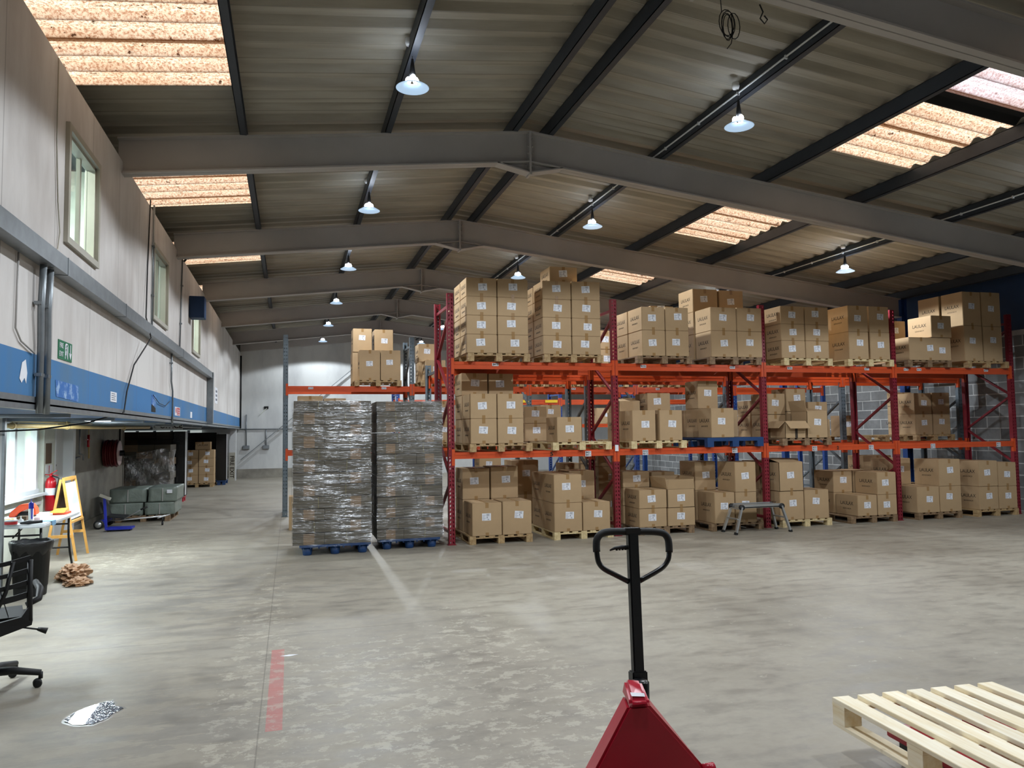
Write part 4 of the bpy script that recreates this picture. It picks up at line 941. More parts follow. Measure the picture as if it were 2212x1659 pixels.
for x in (4.6, 6.1, 7.2, 9.0, 10.0): pallet('pallet' if x != 7.2 else 'pinerack', x, 17.18, 2.72, 'empty pallet on the aisle rack, %s' % {4.6: 'first of the bare ones', 6.1: 'second of the bare ones', 7.2: 'pale one by the blue post', 9.0: 'bare, past the first blue post', 10.0: 'bare, before the second blue post'}[x], 'pallets on the racks behind')
pallet('pallet', .6, 17.18, 1.36, 'wooden pallet low on the aisle rack behind wrapped cardboard', 'pallets on the racks behind')
carton(.14, .64, 16.6, .5, 1.487, 1.95, 'carton lower in the pile behind the wrapped cardboard', BK); carton(.14, .66, 16.6, .5, 1.955, 2.51, 'open carton whose top shows over the first wrapped stack', BK)
carton(.68, 1.14, 16.6, .5, 1.487, 1.95, 'carton lower beside the open one, behind wrapped cardboard', BK); carton(.68, 1.14, 16.6, .5, 1.955, 2.46, 'carton with top just over the first wrapped stack', BK)
carton(-.02, .3, 14.3, .4, 0, .6, 'small carton on the floor behind the first wrapped stack', BK)
simple(3.0, 3.5, 16.62, .5, [1.487, 1.95, 2.4], 'pile on the aisle rack behind the first middle pallet', 'pallet', 1.36)
simple(5.5, 6.0, 16.62, .5, [1.487, 1.95, 2.3], 'pile on the aisle rack before the first blue post', 'pallet', 1.36)
simple(8.3, 8.8, 16.62, .5, [1.487, 1.9], 'low pile on the aisle rack past the blue post', 'pallet', 1.36)
simple(4.05, 4.55, 16.62, .5, [.127, .7, 1.2], 'floor pile of the aisle rack', 'pallet', 0)
simple(6.6, 7.1, 16.62, .5, [.127, .7, 1.25], 'second floor pile of the aisle rack', 'pallet', 0)
simple(4.0, 4.6, 22.2, .6, [1.103, 1.6], 'far pile, first on the yellow-labelled rack', None, None)
simple(6.4, 7.0, 22.2, .6, [1.103, 1.6], 'far pile, second on the yellow-labelled rack', None, None)
simple(9.2, 9.9, 22.2, .6, [1.903, 2.4], 'far pile, high on the yellow-labelled rack', None, None)

# ------------------------------------------------------------------ wrapped stacks of flattened cardboard
def wrapped(x0, x1, y0, y1, z0, z1, label, nl=12, flip=0, rz=0, bar_x=None):
    t = T('wrapped_cardboard_stack', label, 'cardboard', ((x0 + x1) / 2, (y0 + y1) / 2, z0), 'wrapped stacks of flattened cartons')
    h = (z1 - z0) / nl
    for i in range(nl):
        a, c = z0 + i * h, z0 + (i + 1) * h - random.uniform(.005, .012)
        wl_ = .40 * (x1 - x0); end = (i + flip) % 2
        jx = random.uniform(-.006, .006)
        if end: segs = [(x0, x0 + wl_, 1), (x0 + wl_ + .004, x1, 0)]
        else: segs = [(x0, x1 - wl_ - .004, 0), (x1 - wl_, x1, 1)]
        for p, q, kind in segs:
            b = MB(); dy = random.uniform(0, .02)
            b.box(p + jx, y0 + dy + (.0 if kind else .012), a, q + jx, y1, c, 0)
            if kind: b.box(p + (q - p) * .33, y0 + dy - .002, a + .004, p + (q - p) * .68, y0 + dy + .001, c - .004, 1)
            else:
                xm = p + (q - p) * random.uniform(.45, .55); b.bar((xm, y0 + dy + .011, a), (xm + random.uniform(-.01, .01), y0 + dy + .011, c), .003, .004, (0, 1, 0), 2)
            b.build('cardboard_bundle', ['flat', 'flatc', 'twine'], t)
    b = MB(); nx, nz = 26, 46; e = .012
    def grid(fn, n1, n2):
        vs = [fn(i / n1, j / n2) for j in range(n2 + 1) for i in range(n1 + 1)]
        b.add(vs, [(j * (n1 + 1) + i, j * (n1 + 1) + i + 1, (j + 1) * (n1 + 1) + i + 1, (j + 1) * (n1 + 1) + i) for j in range(n2) for i in range(n1)], 0, True)
    rnd = lambda: random.uniform(-.004, .004)
    grid(lambda u, v: (x0 - e + u * (x1 - x0 + 2 * e), y0 - e + rnd(), z0 - .03 + v * (z1 - z0 + .04)), nx, nz)
    grid(lambda u, v: (x0 - e + rnd(), y0 - e + u * (y1 - y0 + 2 * e), z0 - .03 + v * (z1 - z0 + .04)), nx, nz)
    grid(lambda u, v: (x1 + e + rnd(), y0 - e + u * (y1 - y0 + 2 * e), z0 - .03 + v * (z1 - z0 + .04)), nx, nz)
    b.build('stretch_wrap', 'film', t)
    t.rotation_euler = (0, 0, rz); return t
def plastic_pallet(x0, x1, y0, y1, label, rz=0, H=.15, m_='bluepl'):
    t = T('plastic_pallet', label, 'pallet', ((x0 + x1) / 2, (y0 + y1) / 2, 0), 'plastic pallets')
    b = MB(); b.box(x0, y0, H - .035, x1, y1, H)
    for i in range(9):
        x = x0 + .03 + i * (x1 - x0 - .08) / 8; b.box(x, y0 + .01, H - .055, x + .02, y0 + .03, H - .035)
    b.build('deck', m_, t)
    for x in (x0 + .11, (x0 + x1) / 2, x1 - .11):
        for y in (y0 + .1, (y0 + y1) / 2, y1 - .1):
            c = MB(); c.lathe([(.0, 0), (.055, 0), (.062, .01), (.075, H - .035), (0, H - .035)], (x, y, 0), 14); c.build('pallet_foot', m_, t)
    t.rotation_euler = (0, 0, rz); return t
wrapped(.04, 1.12, 11.22, 12.25, .152, 2.19, 'first shiny wrapped stack of flattened cartons, beside the grey rack post', 12, 1)
plastic_pallet(.13, 1.12, 11.24, 12.2, 'blue plastic pallet under the first wrapped cardboard stack')
wrapped(1.23, 2.2, 11.38, 12.4, .152, 2.19, 'second shiny wrapped stack of flattened cartons, against the red end post', 13, 1)
plastic_pallet(1.27, 2.16, 11.4, 12.35, 'blue plastic pallet under the second wrapped cardboard stack')

# ------------------------------------------------------------------ pallet truck (foreground)
def pallet_truck():
    t = T('pallet_truck', 'red hand pallet truck with black tiller handle in the open floor', 'pallet truck', (1.66, 3.35, 0))
    b = MB()   # body shell: sloping triangular plate with folded sides
    A0, A1 = (1.50, 3.2, .575), (1.60, 3.22, .555)
    top = [(1.475, 3.22, .60), (1.605, 3.24, .57)]
    v = [(1.405, 3.10, .53), (1.502, 3.10, .525), (1.885, 3.06, .08), (1.085, 3.06, .08), (1.452, 3.25, .53), (1.55, 3.25, .525), (1.90, 3.22, .08), (1.137, 3.22, .08)]
    b.add(v, [(0, 3, 2, 1), (4, 5, 6, 7), (0, 4, 7, 3), (1, 2, 6, 5), (3, 7, 6, 2), (0, 1, 5, 4)])
    b.build('body_shell', 'truckred', t, bevel=.012)
    b = MB(); b.add([(1.40, 3.085, .525), (1.508, 3.085, .52), (1.558, 3.27, .52), (1.448, 3.27, .525), (1.412, 3.10, .562), (1.497, 3.10, .552), (1.535, 3.25, .585), (1.455, 3.25, .60)],
          [(0, 3, 2, 1), (4, 5, 6, 7), (0, 1, 5, 4), (1, 2, 6, 5), (2, 3, 7, 6), (3, 0, 4, 7)]); b.build('body_cap', 'truckred', t, bevel=.014)
    b = MB(); b.add([(1.425, 3.112, .5665), (1.49, 3.112, .5575), (1.497, 3.137, .5635), (1.43, 3.137, .574)], [(0, 1, 2, 3)]); o = b.build('rating_plate', 'paper', t); o['label'] = 'small white plate'
    for s_, x in (('', 1.22), ('', 1.72)):
        b = MB(); b.bar((x, 3.0, .085), (x - .15, 1.75, .085), .16, .05); b.build('fork', 'truckred', t, bevel=.006)
        b = MB(); b.lathe([(0, -.035), (.035, -.035), (.035, .035), (0, .035)], (x - .13, 1.95, .036), 14, axis='X'); b.build('fork_roller', 'rubber', t)
    b = MB(); b.lathe([(0, -.02), (.022, -.018), (.022, .03), (0, .032)], (1.76, 3.07, .235), 14, axis='X'); b.build('pin_stop', 'truckred', t, bevel=0)
    b = MB(); b.lathe([(0, 0), (.045, 0), (.045, .30), (.03, .31), (0, .31)], (1.63, 3.46, .2), 16); b.build('pump_cylinder', 'blackm', t)
    for x in (1.56, 1.72):
        b = MB(); b.lathe([(0, -.03), (.06, -.03), (.085, -.024), (.085, .024), (.06, .03), (0, .03)], (x, 3.52, .087), 20, axis='X'); b.build('steer_wheel', 'rubber', t)
    b = MB(); b.bar((1.54, 3.52, .2), (1.74, 3.52, .2), .12, .06); b.bar((1.64, 3.52, .09), (1.64, 3.52, .22), .05, .05); b.build('wheel_carriage', 'blackm', t)
    # tiller
    lower, upper = Vector((1.645, 3.5, .27)), Vector((1.68, 3.62, 1.2))
    def lp(f): return lower + (upper - lower) * f
    b = MB(); b.bar(lp(0), lp(.28), .08, .06, (0, 1, 0)); b.build('tiller_socket', 'blackm', t, bevel=.006)
    b = MB(); b.bar(lp(.22), lp(.99), .056, .04, (0, 1, 0)); b.build('tiller_mast', 'blackm', t, bevel=.006)
    # loop
    def Q(dx, f): p = lp(f); return (p.x + dx, p.y, p.z)
    import itertools
    pts = [Q(-.03, .735), Q(-.1, .775), Q(-.16, .81), Q(-.188, .845), Q(-.196, .89), Q(-.198, .935), Q(-.192, .97), Q(-.168, .995), Q(-.12, 1.003), Q(-.04, 1.0), Q(.05, .996), Q(.13, .99), Q(.178, .978), Q(.2, .95), Q(.205, .91), Q(.203, .865), Q(.192, .83), Q(.15, .79), Q(.03, .735)]
    def smooth(pts, n=4):
        out = []; P = [Vector(p) for p in pts]
        for i in range(len(P) - 1):
            p0, p1, p2, p3 = P[max(i - 1, 0)], P[i], P[i + 1], P[min(i + 2, len(P) - 1)]
            for k in range(n):
                s = k / n; out.append(.5 * ((2 * p1) + (-p0 + p2) * s + (2 * p0 - 5 * p1 + 4 * p2 - p3) * s * s + (-p0 + 3 * p1 - 3 * p2 + p3) * s ** 3))
        return out + [P[-1]]
    sp = smooth(pts)
    b = MB(); b.tube(sp, .0135, 10); b.build('handle_loop', 'blackm', t)
    b = MB(); g = smooth(pts)[17:60]; b.tube(g, .0185, 12); b.build('handle_grip', 'black', t)
    b = MB(); b.tube([Q(-.02, .915), Q(-.06, .918), Q(-.1, .915), Q(-.125, .905)], [.011, .01, .008, .004], 8)
    for i in range(4): b.tube([Q(-.04 - i * .016, .908), Q(-.04 - i * .016, .902)], .006, 6)
    b.build('release_lever', 'black', t)
    b = MB(); b.bar(Q(-.045, 1.001), Q(.045, .999), .035, .04, (0, 1, 0)); b.build('handle_head', 'black', t, bevel=.005)
    return t
pallet_truck()

# ------------------------------------------------------------------ foreground pine pallet on a second pallet truck
W_, D_ = 1.0, 1.2; ZP = .155
c_ = math.radians(-4); cx_, cy_ = 2.755 + .5 * math.cos(c_) + .6 * math.sin(c_), 3.5 + .5 * math.sin(c_) - .6 * math.cos(c_)
t = T('wooden_pallet', 'new pine pallet raised on forks in the open floor', 'pallet', (cx_, cy_, ZP), 'wooden pallets on the open floor', rz=c_, local=True)
bw = .098
for i in range(7):
    x = -W_ / 2 + i * (W_ - bw) / 6; MB().box(x, -.6, .118, x + bw, .6, .14).build('deck_board', 'pine', t, bevel=.002)
for y in (-.6, -.05, .5): MB().box(-.5, y, .1, .5, y + .1, .118).build('cross_board', 'pine', t)
for x in (-.5, -.05, .4):
    for y in (-.6, -.05, .5): MB().box(x, y, .018, x + .1, y + .1, .1).build('block', 'pine', t, bevel=.002)
    MB().box(x, -.6, 0, x + .1, .6, .018).build('bottom_board', 'pine', t)
t = T('pallet_truck', 'dark red pallet truck whose forks lift the new pine pallet', 'pallet truck', (cx_, cy_ - .9, 0), rz=c_, local=True)
for x in (-.23, .23):
    MB().box(x - .075, -.1, .1, x + .075, 1.42, .16 - .007).build('fork', 'truckred', t, bevel=.006)
    b = MB(); b.lathe([(0, -.04), (.037, -.04), (.037, .04), (0, .04)], (x, 1.25, .037), 16, axis='X'); b.build('fork_roller', 'white', t)
    b = MB(); b.box(x - .055, 1.15, .03, x - .045, 1.35, .1); b.box(x + .045, 1.15, .03, x + .055, 1.35, .1); b.build('roller_bracket', 'blackm', t)
b = MB(); b.add([(-.31, -.12, .1), (.31, -.12, .1), (.07, -.12, .52), (-.07, -.12, .52), (-.31, -.2, .1), (.31, -.2, .1), (.07, -.24, .52), (-.07, -.24, .52)], [(0, 1, 2, 3), (7, 6, 5, 4), (0, 4, 5, 1), (1, 5, 6, 2), (2, 6, 7, 3), (3, 7, 4, 0)]); b.build('body_shell', 'truckred', t, bevel=.01)
for x in (-.08, .08):
    b = MB(); b.lathe([(0, -.03), (.085, -.026), (.085, .026), (0, .03)], (x, -.38, .087), 18, axis='X'); b.build('steer_wheel', 'rubber', t)
b = MB(); b.bar((0, -.22, .2), (0, -.38, .2), .12, .05); b.lathe([(0, 0), (.04, 0), (.04, .35), (0, .35)], (0, -.34, .1), 14); b.build('pump_cylinder', 'blackm', t)
b = MB(); b.bar((0, -.38, .25), (0, -.5, 1.15), .05, .04, (0, 1, 0)); b.tube([(0, -.46, .9), (-.18, -.48, 1.0), (-.18, -.5, 1.18), (.18, -.5, 1.18), (.18, -.48, 1.0), (0, -.46, .9)], .014, 8); b.build('tiller_handle', 'blackm', t)

# ------------------------------------------------------------------ puddle
b = MB(); pts = []
base = [(-1.31, 5.36), (-1.30, 5.30), (-1.22, 5.22), (-1.13, 5.2), (-1.07, 5.26), (-1.05, 5.36), (-1.0, 5.44), (-1.06, 5.5), (-1.1, 5.62), (-1.14, 5.61), (-1.2, 5.56), (-1.27, 5.48)]
n = len(base)
for i in range(n * 4):
    f = i / 4; a = base[int(f) % n]; c = base[(int(f) + 1) % n]; u = f - int(f); pts.append((a[0] + (c[0] - a[0]) * u + random.uniform(-.006, .006), a[1] + (c[1] - a[1]) * u + random.uniform(-.008, .008)))
b.prism(pts, 'Z', .0005, .003); o = b.build('puddle', 'water'); tag(o, 'small shiny water puddle on the concrete near the office chair', 'puddle')
b = MB(); b.prism([(-1.165 + (x + 1.165) * 1.1 + random.uniform(-.006, .006), 5.41 + (y - 5.41) * 1.13) for x, y in pts], 'Z', .0002, .0004); b.build('wet_rim', 'wet', o)
b = MB()
for (x, y, s_) in ((.0, 6.3, .03),): b.prism([(x - .07, y), (x, y - .02), (x + .07, y + .01), (x, y + .03)], 'Z', .0004, .0012)
tag(b.build('chalk_mark', 'paper'), 'small white scuff beside the top of the red strip', 'mark')

# ------------------------------------------------------------------ step platform
t = T('step_platform', 'folding aluminium step platform standing before the fourth floor pallet', 'work platform', (7.42, 11.1, 0))
zt_ = .47; x0, x1, y0, y1 = 7.05, 7.80, 10.98, 11.28
b = MB(); b.box(x0, y0, zt_ - .055, x1, y1, zt_ - .04); b.box(x0, y0, zt_ - .06, x1, y0 + .012, zt_); b.box(x0, y1 - .012, zt_ - .06, x1, y1, zt_)
for i in range(6): b.box(x0, y0 + .02 + i * .046, zt_ - .04, x1, y0 + .045 + i * .046, zt_ - .012)
b.build('platform_deck', 'alu', t)
for sx, xe, xf in ((-1, x0, x0 - .14), (1, x1, x1 + .12)):
    for y, yf_ in ((y0, y0 - .04), (y1, y1 + .04)):
        MB().bar((xe, y, zt_ - .04), (xf, yf_, .03), .03, .045, (0, 1, 0)).build('leg', 'alu', t)
        MB().bar((xf + sx * .0, yf_, .035), (xf + sx * .012, yf_, 0), .04, .055, (0, 1, 0)).build('rubber_foot', 'rubber', t)
        b = MB(); b.lathe([(0, -.022), (.045, -.022), (.045, .022), (0, .022)], (xe, y, zt_ - .045), 14, axis='Y'); b.build('hinge', 'black', t)
    MB().bar(((xe + xf) / 2, y0 - .015, .24), ((xe + xf) / 2, y1 + .015, .24), .05, .02).build('rung', 'alu', t)
    MB().bar((xe + (xf - xe) * .12, y0, .4), (xe + (xf - xe) * .12, y1, .4), .04, .02).build('rung', 'alu', t)

# ------------------------------------------------------------------ office chair
t = T('office_chair', 'black office chair with ribbed mesh back, seen from behind', 'chair', (-1.98, 6.08, 0), rz=.31)
cx, cy = -1.98, 6.08
for k, a in enumerate((0.05, -1.2, 1.3, 2.56, -2.46)):
    a -= .31; ex, ey = cx + .33 * math.cos(a), cy + .33 * math.sin(a)
    b = MB(); b.tube([(cx, cy, .13), (cx + .17 * math.cos(a), cy + .17 * math.sin(a), .125), (ex, ey, .095)], [.032, .026, .02], 10); b.tube([(ex, ey, .1), (ex, ey, .055)], .014, 8); b.build('base_leg', 'black', t)
    b = MB()
    for s_ in (-1, 1): b.lathe([(0, -.009), (.02, -.01), (.028, -.006), (.028, .006), (.02, .01), (0, .009)], (ex - .018, ey + s_ * .016, .028), 16, axis='Y')
    b.build('caster', 'black', t)
b = MB(); b.tube([(cx, cy, .09), (cx, cy, .3)], .03, 12); b.tube([(cx, cy, .28), (cx, cy, .42)], .018, 12); b.build('gas_lift', 'black', t)
b = MB(); b.box(cx - .24, cy - .2, .44, cx + .24, cy + .27, .51); b.build('seat', 'black', t, bevel=.03)
b = MB(); b.box(cx - .12, cy - .12, .405, cx + .12, cy + .12, .44); b.build('seat_mechanism', 'black', t)
yb = cy - .26
def arcx(x): return yb - .045 + .25 * (x - cx) ** 2 * 1.6
def strip(x0, z0, x1, z1, h, n=10, th=.016, mb=None, sag=0):
    mb = mb or MB(); vs = []; fs = []
    for i in range(n + 1):
        u = i / n; x = x0 + (x1 - x0) * u; z = z0 + (z1 - z0) * u - sag * math.sin(PI * u); y = arcx(x)
        vs += [(x, y, z - h / 2), (x, y, z + h / 2), (x, y + th, z + h / 2), (x, y + th, z - h / 2)]
    for i in range(n):
        a = i * 4; c = a + 4
        for k in range(4): fs.append((a + k, a + (k + 1) % 4, c + (k + 1) % 4, c + k))
    fs += [(0, 1, 2, 3), (n * 4 + 3, n * 4 + 2, n * 4 + 1, n * 4)]
    mb.add(vs, fs, 0, False); return mb
b = MB()
b.add([(cx - .25, arcx(cx - .25), .43), (cx, arcx(cx), .40), (cx + .25, arcx(cx + .25), .47), (cx + .255, arcx(cx + .25) + .0, .50), (cx + .235, arcx(cx + .235), .60), (cx + .19, arcx(cx + .2), .53), (cx, arcx(cx), .50), (cx - .19, arcx(cx - .2), .53), (cx - .235, arcx(cx - .23), .6)], [(0, 1, 6, 7, 8), (1, 2, 3, 4, 5, 6)])
o = b.build('back_shell', 'black', t); md = o.modifiers.new('thickness', 'SOLIDIFY'); md.thickness = .03; md.offset = 0
for z, w_, h_ in ((.64, .25, .04), (.72, .235, .03), (.8, .235, .028), (.88, .235, .028)):
    strip(cx - w_, z + .02, cx + w_, z + .035, h_, sag=.03).build('back_rib', 'black', t)
b = strip(cx - .12, .54, cx - .02, .89, .02, 8); strip(cx + .12, .54, cx + .02, .89, .02, 8, mb=b)
b.tube([(cx + .02, arcx(cx + .02), .5), (cx + .1, arcx(cx + .1), .7), (cx + .14, arcx(cx + .14), .9)], .014, 6); b.tube([(cx - .02, arcx(cx), .5), (cx - .1, arcx(cx - .1), .7), (cx - .14, arcx(cx - .14), .9)], .014, 6)
b.build('back_spine', 'black', t)
for s_ in (-1, 1):
    b = MB(); b.tube([(cx + s_ * .24, arcx(cx + .24), .5), (cx + s_ * .235, arcx(cx + .24), .7), (cx + s_ * .235, arcx(cx + .235), .9)], .017, 8); b.build('back_frame', 'black', t)
    b = MB(); b.tube([(cx + s_ * .22, yb, .6), (cx + s_ * .29, yb + .02, .63), (cx + s_ * .3, yb + .1, .68), (cx + s_ * .28, yb + .3, .7)], [.02, .022, .024, .02], 8); b.build('armrest', 'black', t)
b = MB(); b.tube([(cx + .18, yb + .1, .44), (cx + .3, yb + .08, .41)], .006, 6); b.tube([(cx + .29, yb + .08, .415), (cx + .345, yb + .07, .395)], [.012, .022], 8); b.build('tilt_lever', 'black', t)

# ------------------------------------------------------------------ corner under the mezzanine
# bin
t = T('waste_bin', 'large black bin with liner before the folding table', 'bin', (-2.72, 9.6, 0), local=True)
b = MB(); b.lathe([(0, .003), (.15, .0), (.155, .01), (.185, .52), (.2, .53), (.2, .56), (.188, .56), (.165, .1), (0, .1)], n=28); b.build('bin_body', 'black', t)
b = MB(); pr = [(.182, .3), (.205, .5), (.212, .57), (.205, .59), (.185, .585), (.17, .5), (.12, .42), (0, .4)]
vs = []; n = 36
for j, (r_, z) in enumerate(pr):
    for k in range(n): q = 1 + (random.uniform(-.03, .03) if 0 < j < 6 else 0); a = 2 * PI * k / n; vs.append((r_ * q * math.cos(a), r_ * q * math.sin(a), z + random.uniform(-.008, .008) * (j > 0)))
pr_n = len(pr)
for i in range(n):
    vs[i] = (vs[i][0], vs[i][1], .46 + .03 * math.sin(i * 1.7))
b.add(vs, [(j * n + k, j * n + (k + 1) % n, (j + 1) * n + (k + 1) % n, (j + 1) * n + k) for j in range(pr_n - 1) for k in range(n)], 0, True); b.build('bin_liner', 'bag', t)
# crumpled paper
random.seed(5)
def crumple(cx, cy, rx, ry, rz_, seed, label, mat='kraft', nm_='crumpled_paper'):
    random.seed(seed); bm = bmesh.new(); bmesh.ops.create_icosphere(bm, subdivisions=4, radius=1)
    from mathutils import noise as mn
    for v in bm.verts:
        k = 1 + .45 * mn.noise(v.co * 2.3 + Vector((seed, 0, 0))) + .4 * mn.noise(v.co * 6 + Vector((0, seed, 0)))
        v.co = Vector((v.co.x * rx * k, v.co.y * ry * k, max(v.co.z * k, -.6) * rz_))
    mz = min(v.co.z for v in bm.verts)
    for v in bm.verts: v.co.z -= mz
    me = bpy.data.meshes.new(nm_); bm.to_mesh(me); bm.free(); me.materials.append(M[mat]); o = bpy.data.objects.new(nm_, me); COL.objects.link(o); o.location = (cx, cy, 0); tag(o, label, 'paper', 'crumpled kraft paper'); return o
crumple(-2.52, 10.5, .16, .26, .1, 3, 'crumpled brown kraft paper heap on the floor past the bin')
crumple(-2.36, 10.05, .13, .13, .05, 9, 'flatter paler kraft sheet crumpled in front of the brown heap')
# folding table
t = T('folding_table', 'white folding table cluttered with tools beside the easel', 'table', (-3.02, 10.6, 0)); zt_ = .74
tb = [(-3.4, 9.87), (-2.66, 9.84), (-2.67, 11.38), (-3.38, 11.42)]
b = MB(); b.prism(tb, 'Z', zt_ - .045, zt_); b.build('tabletop', 'whitepl', t, bevel=.01)
for yy in (10.0, 11.15):
    for x in (-3.3, -2.74):
        dx = .06 if x > -3 else -.04
        b = MB(); b.tube([(x, yy, zt_ - .045), (x, yy, .45), (x + dx * .3, yy, .25), (x + dx, yy, .01)], .014, 8); b.build('leg', 'blackm', t)
    b = MB(); b.tube([(-3.32, yy, .3), (-2.73, yy, .3)], .011, 8); b.tube([(-3.3, yy, .6), (-2.74, yy, .6)], .011, 8); b.build('leg_bar', 'blackm', t)
b = MB(); b.tube([(-3.02, 10.0, .58), (-3.02, 10.5, zt_ - .05)], .009, 6); b.tube([(-3.02, 11.15, .58), (-3.02, 10.9, zt_ - .05)], .009, 6); b.build('stay', 'blackm', t)
# items
t = T('orange_tool', 'orange power tool body lying on the folding table', 'tool', (-3.2, 10.9, zt_)); b = MB()
b.prism([(-3.32, .742), (-3.3, .80), (-3.2, .89), (-3.08, .9), (-3.03, .84), (-3.02, .76), (-3.06, .76), (-3.1, .84), (-3.2, .8), (-3.24, .742)], 'Y', 10.8, 10.95); b.build('tool_body', 'toolorange', t, bevel=.008)
b = MB(); b.box(-3.3, 10.82, .741, -3.05, 10.93, .775); b.box(-3.2, 10.84, .775, -3.08, 10.91, .8); b.build('tool_base', 'black', t)
t = T('spray_can', 'tall blue and white tube standing on the table', 'tube', (-2.93, 10.3, zt_)); b = MB()
b.lathe([(0, 0), (.024, 0), (.026, .01), (.026, .14), (0, .14)], (-2.93, 10.3, zt_), 16); b.build('tube_body', 'whitepl', t)
b = MB(); b.lathe([(.0265, .14), (.0265, .2), (.02, .21), (.006, .215), (.004, .25), (0, .25)], (-2.93, 10.3, zt_), 16); b.box(-2.92, 10.272, zt_ + .02, -2.906, 10.28, zt_ + .14); b.build('tube_top', 'royal', t)
t = T('adhesive_tape', 'red and white tape tub at the table corner', 'tub', (-3.0, 9.86, zt_)); b = MB(); b.lathe([(0, 0), (.06, 0), (.062, .045), (.066, .048), (.066, .055), (0, .055)], (-3.0, 9.86, zt_), 20); b.build('tub_body', 'whitepl', t)
b = MB(); b.lathe([(.0625, .008), (.064, .04)], (-3.0, 9.86, zt_), 20); b.build('tub_band', 'signred', t)
b = MB(); b.tube([(-2.9, 9.82, zt_ + .02), (-2.82, 9.84, zt_ + .022), (-2.7, 9.9, zt_ + .024)], [.012, .02, .017], 8); tag(b.build('caulking_tool', 'black'), 'black tool handle lying near the table edge', 'tool')
b = MB(); b.lathe([(0, 0), (.028, 0), (.028, .03), (.01, .04), (.004, .075), (0, .075)], (-2.98, 10.12, zt_), 14); tag(b.build('nozzle_bottle', 'whitepl'), 'small white nozzle bottle standing on the table', 'bottle')
b = MB(); b.lathe([(0, 0), (.03, 0), (.032, .035), (0, .035)], (-2.86, 10.28, zt_), 18); tag(b.build('tape_roll', 'hosew'), 'pink and white tape roll beside the tall tube', 'tape')
b = MB(); b.box(-3.08, 10.3, zt_, -2.98, 10.42, zt_ + .05); tag(b.build('parts_box', 'brownp', bevel=.004), 'small brown box of parts on the table', 'box')
b = MB(); b.tube([(-3.15, 10.05, zt_ + .02), (-3.05, 10.1, zt_ + .035), (-3.08, 10.2, zt_ + .03), (-3.18, 10.15, zt_ + .02)], .014, 8); tag(b.build('yellow_clamp', 'yellow'), 'yellow and orange hand clamp lying on the table', 'tool')
b = MB(); b.box(-2.86, 10.9, zt_, -2.7, 11.1, zt_ + .03); b.add([(-2.9, 10.85, zt_ + .03), (-2.72, 10.85, zt_ + .03), (-2.74, 11.1, zt_ + .07), (-2.88, 11.12, zt_ + .06)], [(0, 1, 2, 3)], 1); tag(b.build('blade_packet', ['toolorange', 'yellow']), 'orange and yellow packet lying open on the table', 'packet')
b = MB(); b.box(-2.85, 11.12, zt_, -2.7, 11.36, zt_ + .006); tag(b.build('paper_sheet', 'paper'), 'white paper sheets at the easel end of the table', 'paper')
b = MB(); b.box(-2.83, 10.1, zt_ + .001, -2.652, 10.24, zt_ + .004); b.box(-2.655, 10.1, zt_ - .05, -2.651, 10.24, zt_ + .004)
m, N, L, B = nm('pale blue tape'); B.inputs['Base Color'].default_value = (*lin((130, 178, 214)), 1); M['btape'] = m
tag(b.build('blue_tape_strip', 'btape'), 'strip of pale blue tape folded over the table edge', 'tape')
# easel
t = T('easel', 'beech A-frame easel with white board past the folding table', 'easel', (-2.9, 12.3, 0))
P_ = Vector
def leg(p, q, w_=.032, d_=.018, n='leg'): return MB().bar(p, q, w_, d_, (0, 1, 0)).build(n, 'easelw', t)
ax, ay = -2.98, 12.45
F1, F1t, F2, F2t = P_((-2.84, 11.97, 0)), P_((-3.06, 12.12, 1.12)), P_((-2.86, 12.7, 0)), P_((-3.02, 12.57, 1.13))
B1, B1t, B2, B2t = P_((-3.24, 12.0, 0)), P_((-3.09, 12.12, 1.12)), P_((-3.26, 12.7, 0)), P_((-3.05, 12.57, 1.12))
for p_, q_ in ((F1, F1t), (F2, F2t), (B1, B1t), (B2, B2t)): leg(p_, q_)
for fa, fb in ((F1t, F2t),): MB().bar(fa, fb, .03, .045, (0, 0, 1)).build('top_rail', 'easelw', t)
for (p_, pt, q_, qt, nn2, mm2, ox) in ((F1, F1t, F2, F2t, 'white_board', 'whitepl', .0), (B1, B1t, B2, B2t, 'dark_board', 'brownp', 0)):
    A, Bq, Cq, Dq = p_.lerp(pt, .95), q_.lerp(qt, .95), q_.lerp(qt, .5), p_.lerp(pt, .5); nn_ = (Bq - A).cross(Dq - A).normalized() * .008
    b = MB(); b.add([A, Bq, Cq, Dq, A + nn_, Bq + nn_, Cq + nn_, Dq + nn_], [(0, 1, 2, 3), (7, 6, 5, 4), (0, 4, 5, 1), (1, 5, 6, 2), (2, 6, 7, 3), (3, 7, 4, 0)]); b.build(nn2, mm2, t)
MB().bar(F1.lerp(F1t, .47), F2.lerp(F2t, .47), .05, .03, (0, 0, 1)).build('tray', 'easelw', t)
MB().bar(F1.lerp(F1t, .3), B1.lerp(B1t, .3), .03, .04, (0, 0, 1)).build('side_rail', 'easelw', t)
MB().bar(F2.lerp(F2t, .3), B2.lerp(B2t, .3), .03, .04, (0, 0, 1)).build('side_rail', 'easelw', t)
